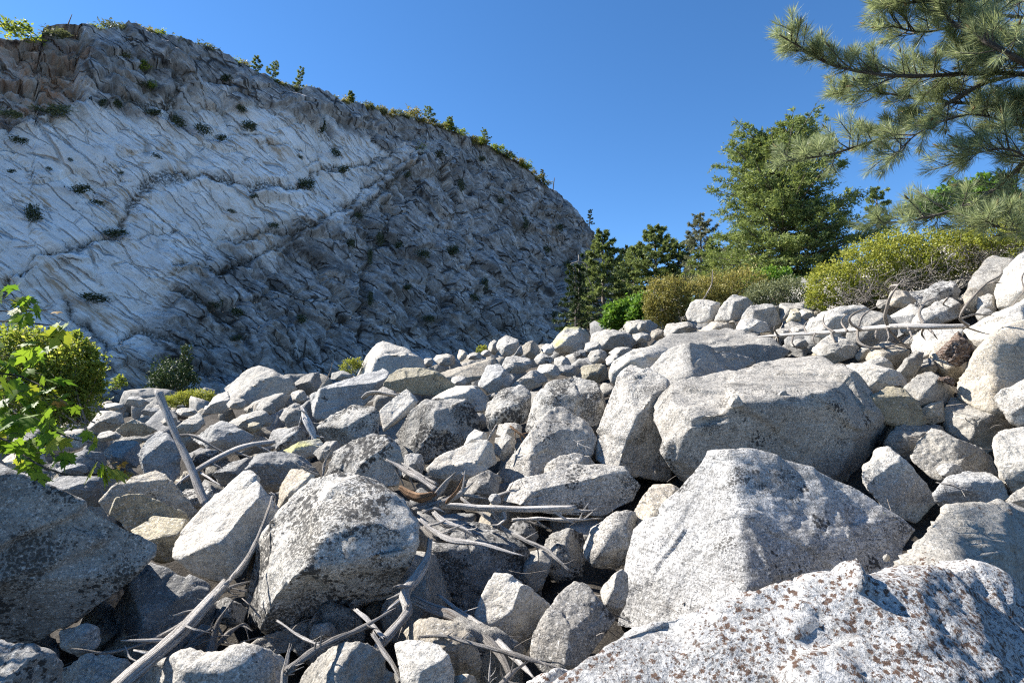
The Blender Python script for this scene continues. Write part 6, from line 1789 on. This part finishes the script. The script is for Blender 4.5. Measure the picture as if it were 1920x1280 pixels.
# --- maple leaves in front at the left
def maple():
    half = [(0.0,0.0),(0.10,0.02),(0.30,-0.10),(0.26,0.06),(0.52,0.12),(0.40,0.22),(0.56,0.40),(0.46,0.42),(0.66,0.66),(0.44,0.58),(0.40,0.66),(0.20,0.46),(0.24,0.70),(0.14,0.74),(0.0,1.05)]
    V = [(0, 0.0, 0)]
    ring = half + [(-x, y) for x, y in reversed(half[1:-1])]
    Vs = np.array([(0.0, 0.42, 0.03)] + [(x, y, -0.10 * abs(x) - 0.06 * y * y + 0.02) for x, y in ring])
    n = len(ring)
    F = np.array([(0, 1 + i, 1 + (i + 1) % n) for i in range(n)])
    def lm(mat, t):
        me = mesh_np("leaf", Vs, F, smooth_shade=False, mat=M[mat])
        a = me.attributes.new("leaf", 'FLOAT', 'POINT'); a.data.foreach_set("value", np.full(len(Vs), t, np.float32))
        return me
    LM = [lm("maple", t) for t in (0.15, 0.35, 0.55, 0.8, 0.95)]
    LR = [lm("mapler", t) for t in (0.2, 0.6, 0.9)]
    rg = np.random.default_rng(44)
    base = np.array([-4.2, 2.6, -1.75])
    root = empty("maple_sapling", base, "maple sapling with sunlit green leaves hanging in at the left edge", "tree")
    tb = []
    def br(pts, w):
        tb.append((lambda t: (t[0] - base,) + t[1:])(px_tube(pts, w, sides=6, n=8 * len(pts), knob=0.05, splinter=0)))
    def hub(x, y, D): return (x, y, D)
    st = (-330, 980, 3.0)
    br([( -560, 1300, 3.0), (-480, 1000, 3.0), (-420, 700, 3.0), (-380, 560, 3.0)], [26, 22, 18, 8])
    br([(-400,640,3.0),(-200,600,2.9),(0,602,2.85),(60,606,2.85),(106,611,2.8)], [8,6,4,3,2])
    br([(-400,620,3.0),(-200,575,2.95),(0,583,2.9),(50,583,2.9),(92,580,2.9)], [7,5,4,3,2])
    br([(-420,720,3.0),(-200,690,2.95),(0,700,2.9),(60,715,2.9),(110,745,2.85)], [8,6,5,4,2])
    br([(-440,800,3.0),(-200,760,2.9),(0,770,2.85),(60,790,2.8),(130,820,2.8),(172,830,2.8)], [8,6,5,4,3,2])
    br([(-450,860,3.0),(-200,800,2.8),(0,822,2.7),(40,850,2.65),(80,874,2.6),(130,890,2.6),(185,888,2.6),(225,876,2.6),(250,890,2.6)], [9,7,6,5,5,4,3,2,1.5])
    br([(-400,600,3.0),(-150,540,2.95),(0,545,2.95),(30,560,2.95)], [7,5,3,2])
    def leaf(x, y, D, size, red=False, t=None, tip=None):
        o = link("leaf", (LR[rg.integers(0, 3)] if red else LM[int(rg.choice(5, p=[.22,.26,.24,.16,.12])) if t is None else t]), parent=root, loc=at(x, y, D) - base)
        o.scale = (size,) * 3
        dirx = rg.normal(0, 0.6) + 0.25
        tipd = np.array([dirx, rg.normal(-0.2, 0.5), rg.uniform(-1.0, -0.1)]) if tip is None else np.array(tip, float)
        tipd /= np.linalg.norm(tipd)
        nn = np.array([rg.normal(-0.25, 0.5), rg.normal(-0.1, 0.5), 0.8]); nn -= (nn @ tipd) * tipd; nn /= np.linalg.norm(nn)
        xx = np.cross(tipd, nn)
        from mathutils import Matrix
        o.rotation_euler = Matrix((xx, tipd, nn)).transposed().to_euler()
        p = at(x, y, D)
        bk = p + np.array([rg.uniform(-.09, -.02), rg.normal(0, .03), rg.uniform(.0, .05)])
        tb.append(tube([bk - base, (bk + p) / 2 - base + np.array([0, 0, .01]), p - base], [0.0013, 0.0012, 0.001], sides=4, n=4, seed=1, knob=0, groove=0))
    CL = [(15,555,34,9,2.95),(45,575,20,4,2.9),(60,650,22,4,2.9),(15,690,45,11,2.9),(60,705,45,11,2.9),(15,745,45,13,2.85),(75,755,45,13,2.85),(25,790,45,13,2.8),(90,790,42,11,2.8),(25,825,40,10,2.75),(100,825,30,7,2.75),(60,845,35,7,2.7),(-30,720,50,10,2.9),(-30,800,50,10,2.8)]
    for x, y, r, n_, D in CL:
        for _ in range(int(n_ * 1.1)):
            leaf(x + rg.normal(0, .55) * r, y + rg.normal(0, .5) * r, D + rg.normal(0, .1), rg.uniform(0.055, 0.105))
    for x, y, s, t in ((112,608,.10,3),(120,618,.11,4),(128,606,.08,3),(40,588,.08,2),(52,592,.08,2),(180,868,.11,4),(195,872,.12,3),(205,876,.10,4),(212,880,.10,4),(190,880,.09,3),(70,885,.09,3),(168,808,.06,3),(176,820,.06,4),(180,828,.06,3),(120,862,.07,2),(130,848,.08,1),(110,855,.08,1),(60,655,.10,3),(70,668,.09,2)):
        leaf(x, y, 2.75 if y < 800 else 2.6, s, t=t, tip=(rg.normal(0, .5), -0.3, -0.8))
    for x, y, s in ((106,584,.04),(215,866,.05),(222,872,.05),(228,868,.04),(240,884,.04),(246,892,.04),(234,880,.04),(110,752,.05),(118,750,.05)):
        leaf(x, y, 2.7, s, red=True)
    link("branches", tubes_mesh("branches", tb, M["barkg"]), parent=root)
maple()

# --- dry twigs and bark litter caught between the front boulders
def litter():
    rg = np.random.default_rng(12)
    tb = []
    for i in range(420):
        y = rg.uniform(2.6, 8.5); x = rg.uniform(-0.9, 0.9) * y
        z = float(gz(x, y)) - 0.05 + rg.uniform(0, 0.16)
        L = rg.uniform(0.06, 0.35); a = rg.uniform(0, 6.28); t = rg.normal(0, 0.35)
        d = np.array([math.cos(a) * math.cos(t), math.sin(a) * math.cos(t), math.sin(t)]) * L
        p = np.array([x, y, z]); r0 = rg.uniform(0.002, 0.007)
        tb.append(tube([p, p + d * 0.5 + rg.normal(0, 0.08, 3) * L, p + d], [r0, r0 * 0.8, r0 * 0.4], sides=5, n=6, seed=i, knob=0, groove=0.1))
    tag(link("twig_litter", tubes_mesh("twig_litter", tb, M["twig"])), "dry twig litter caught in gaps between the front boulders", "litter", kind="stuff")
litter()
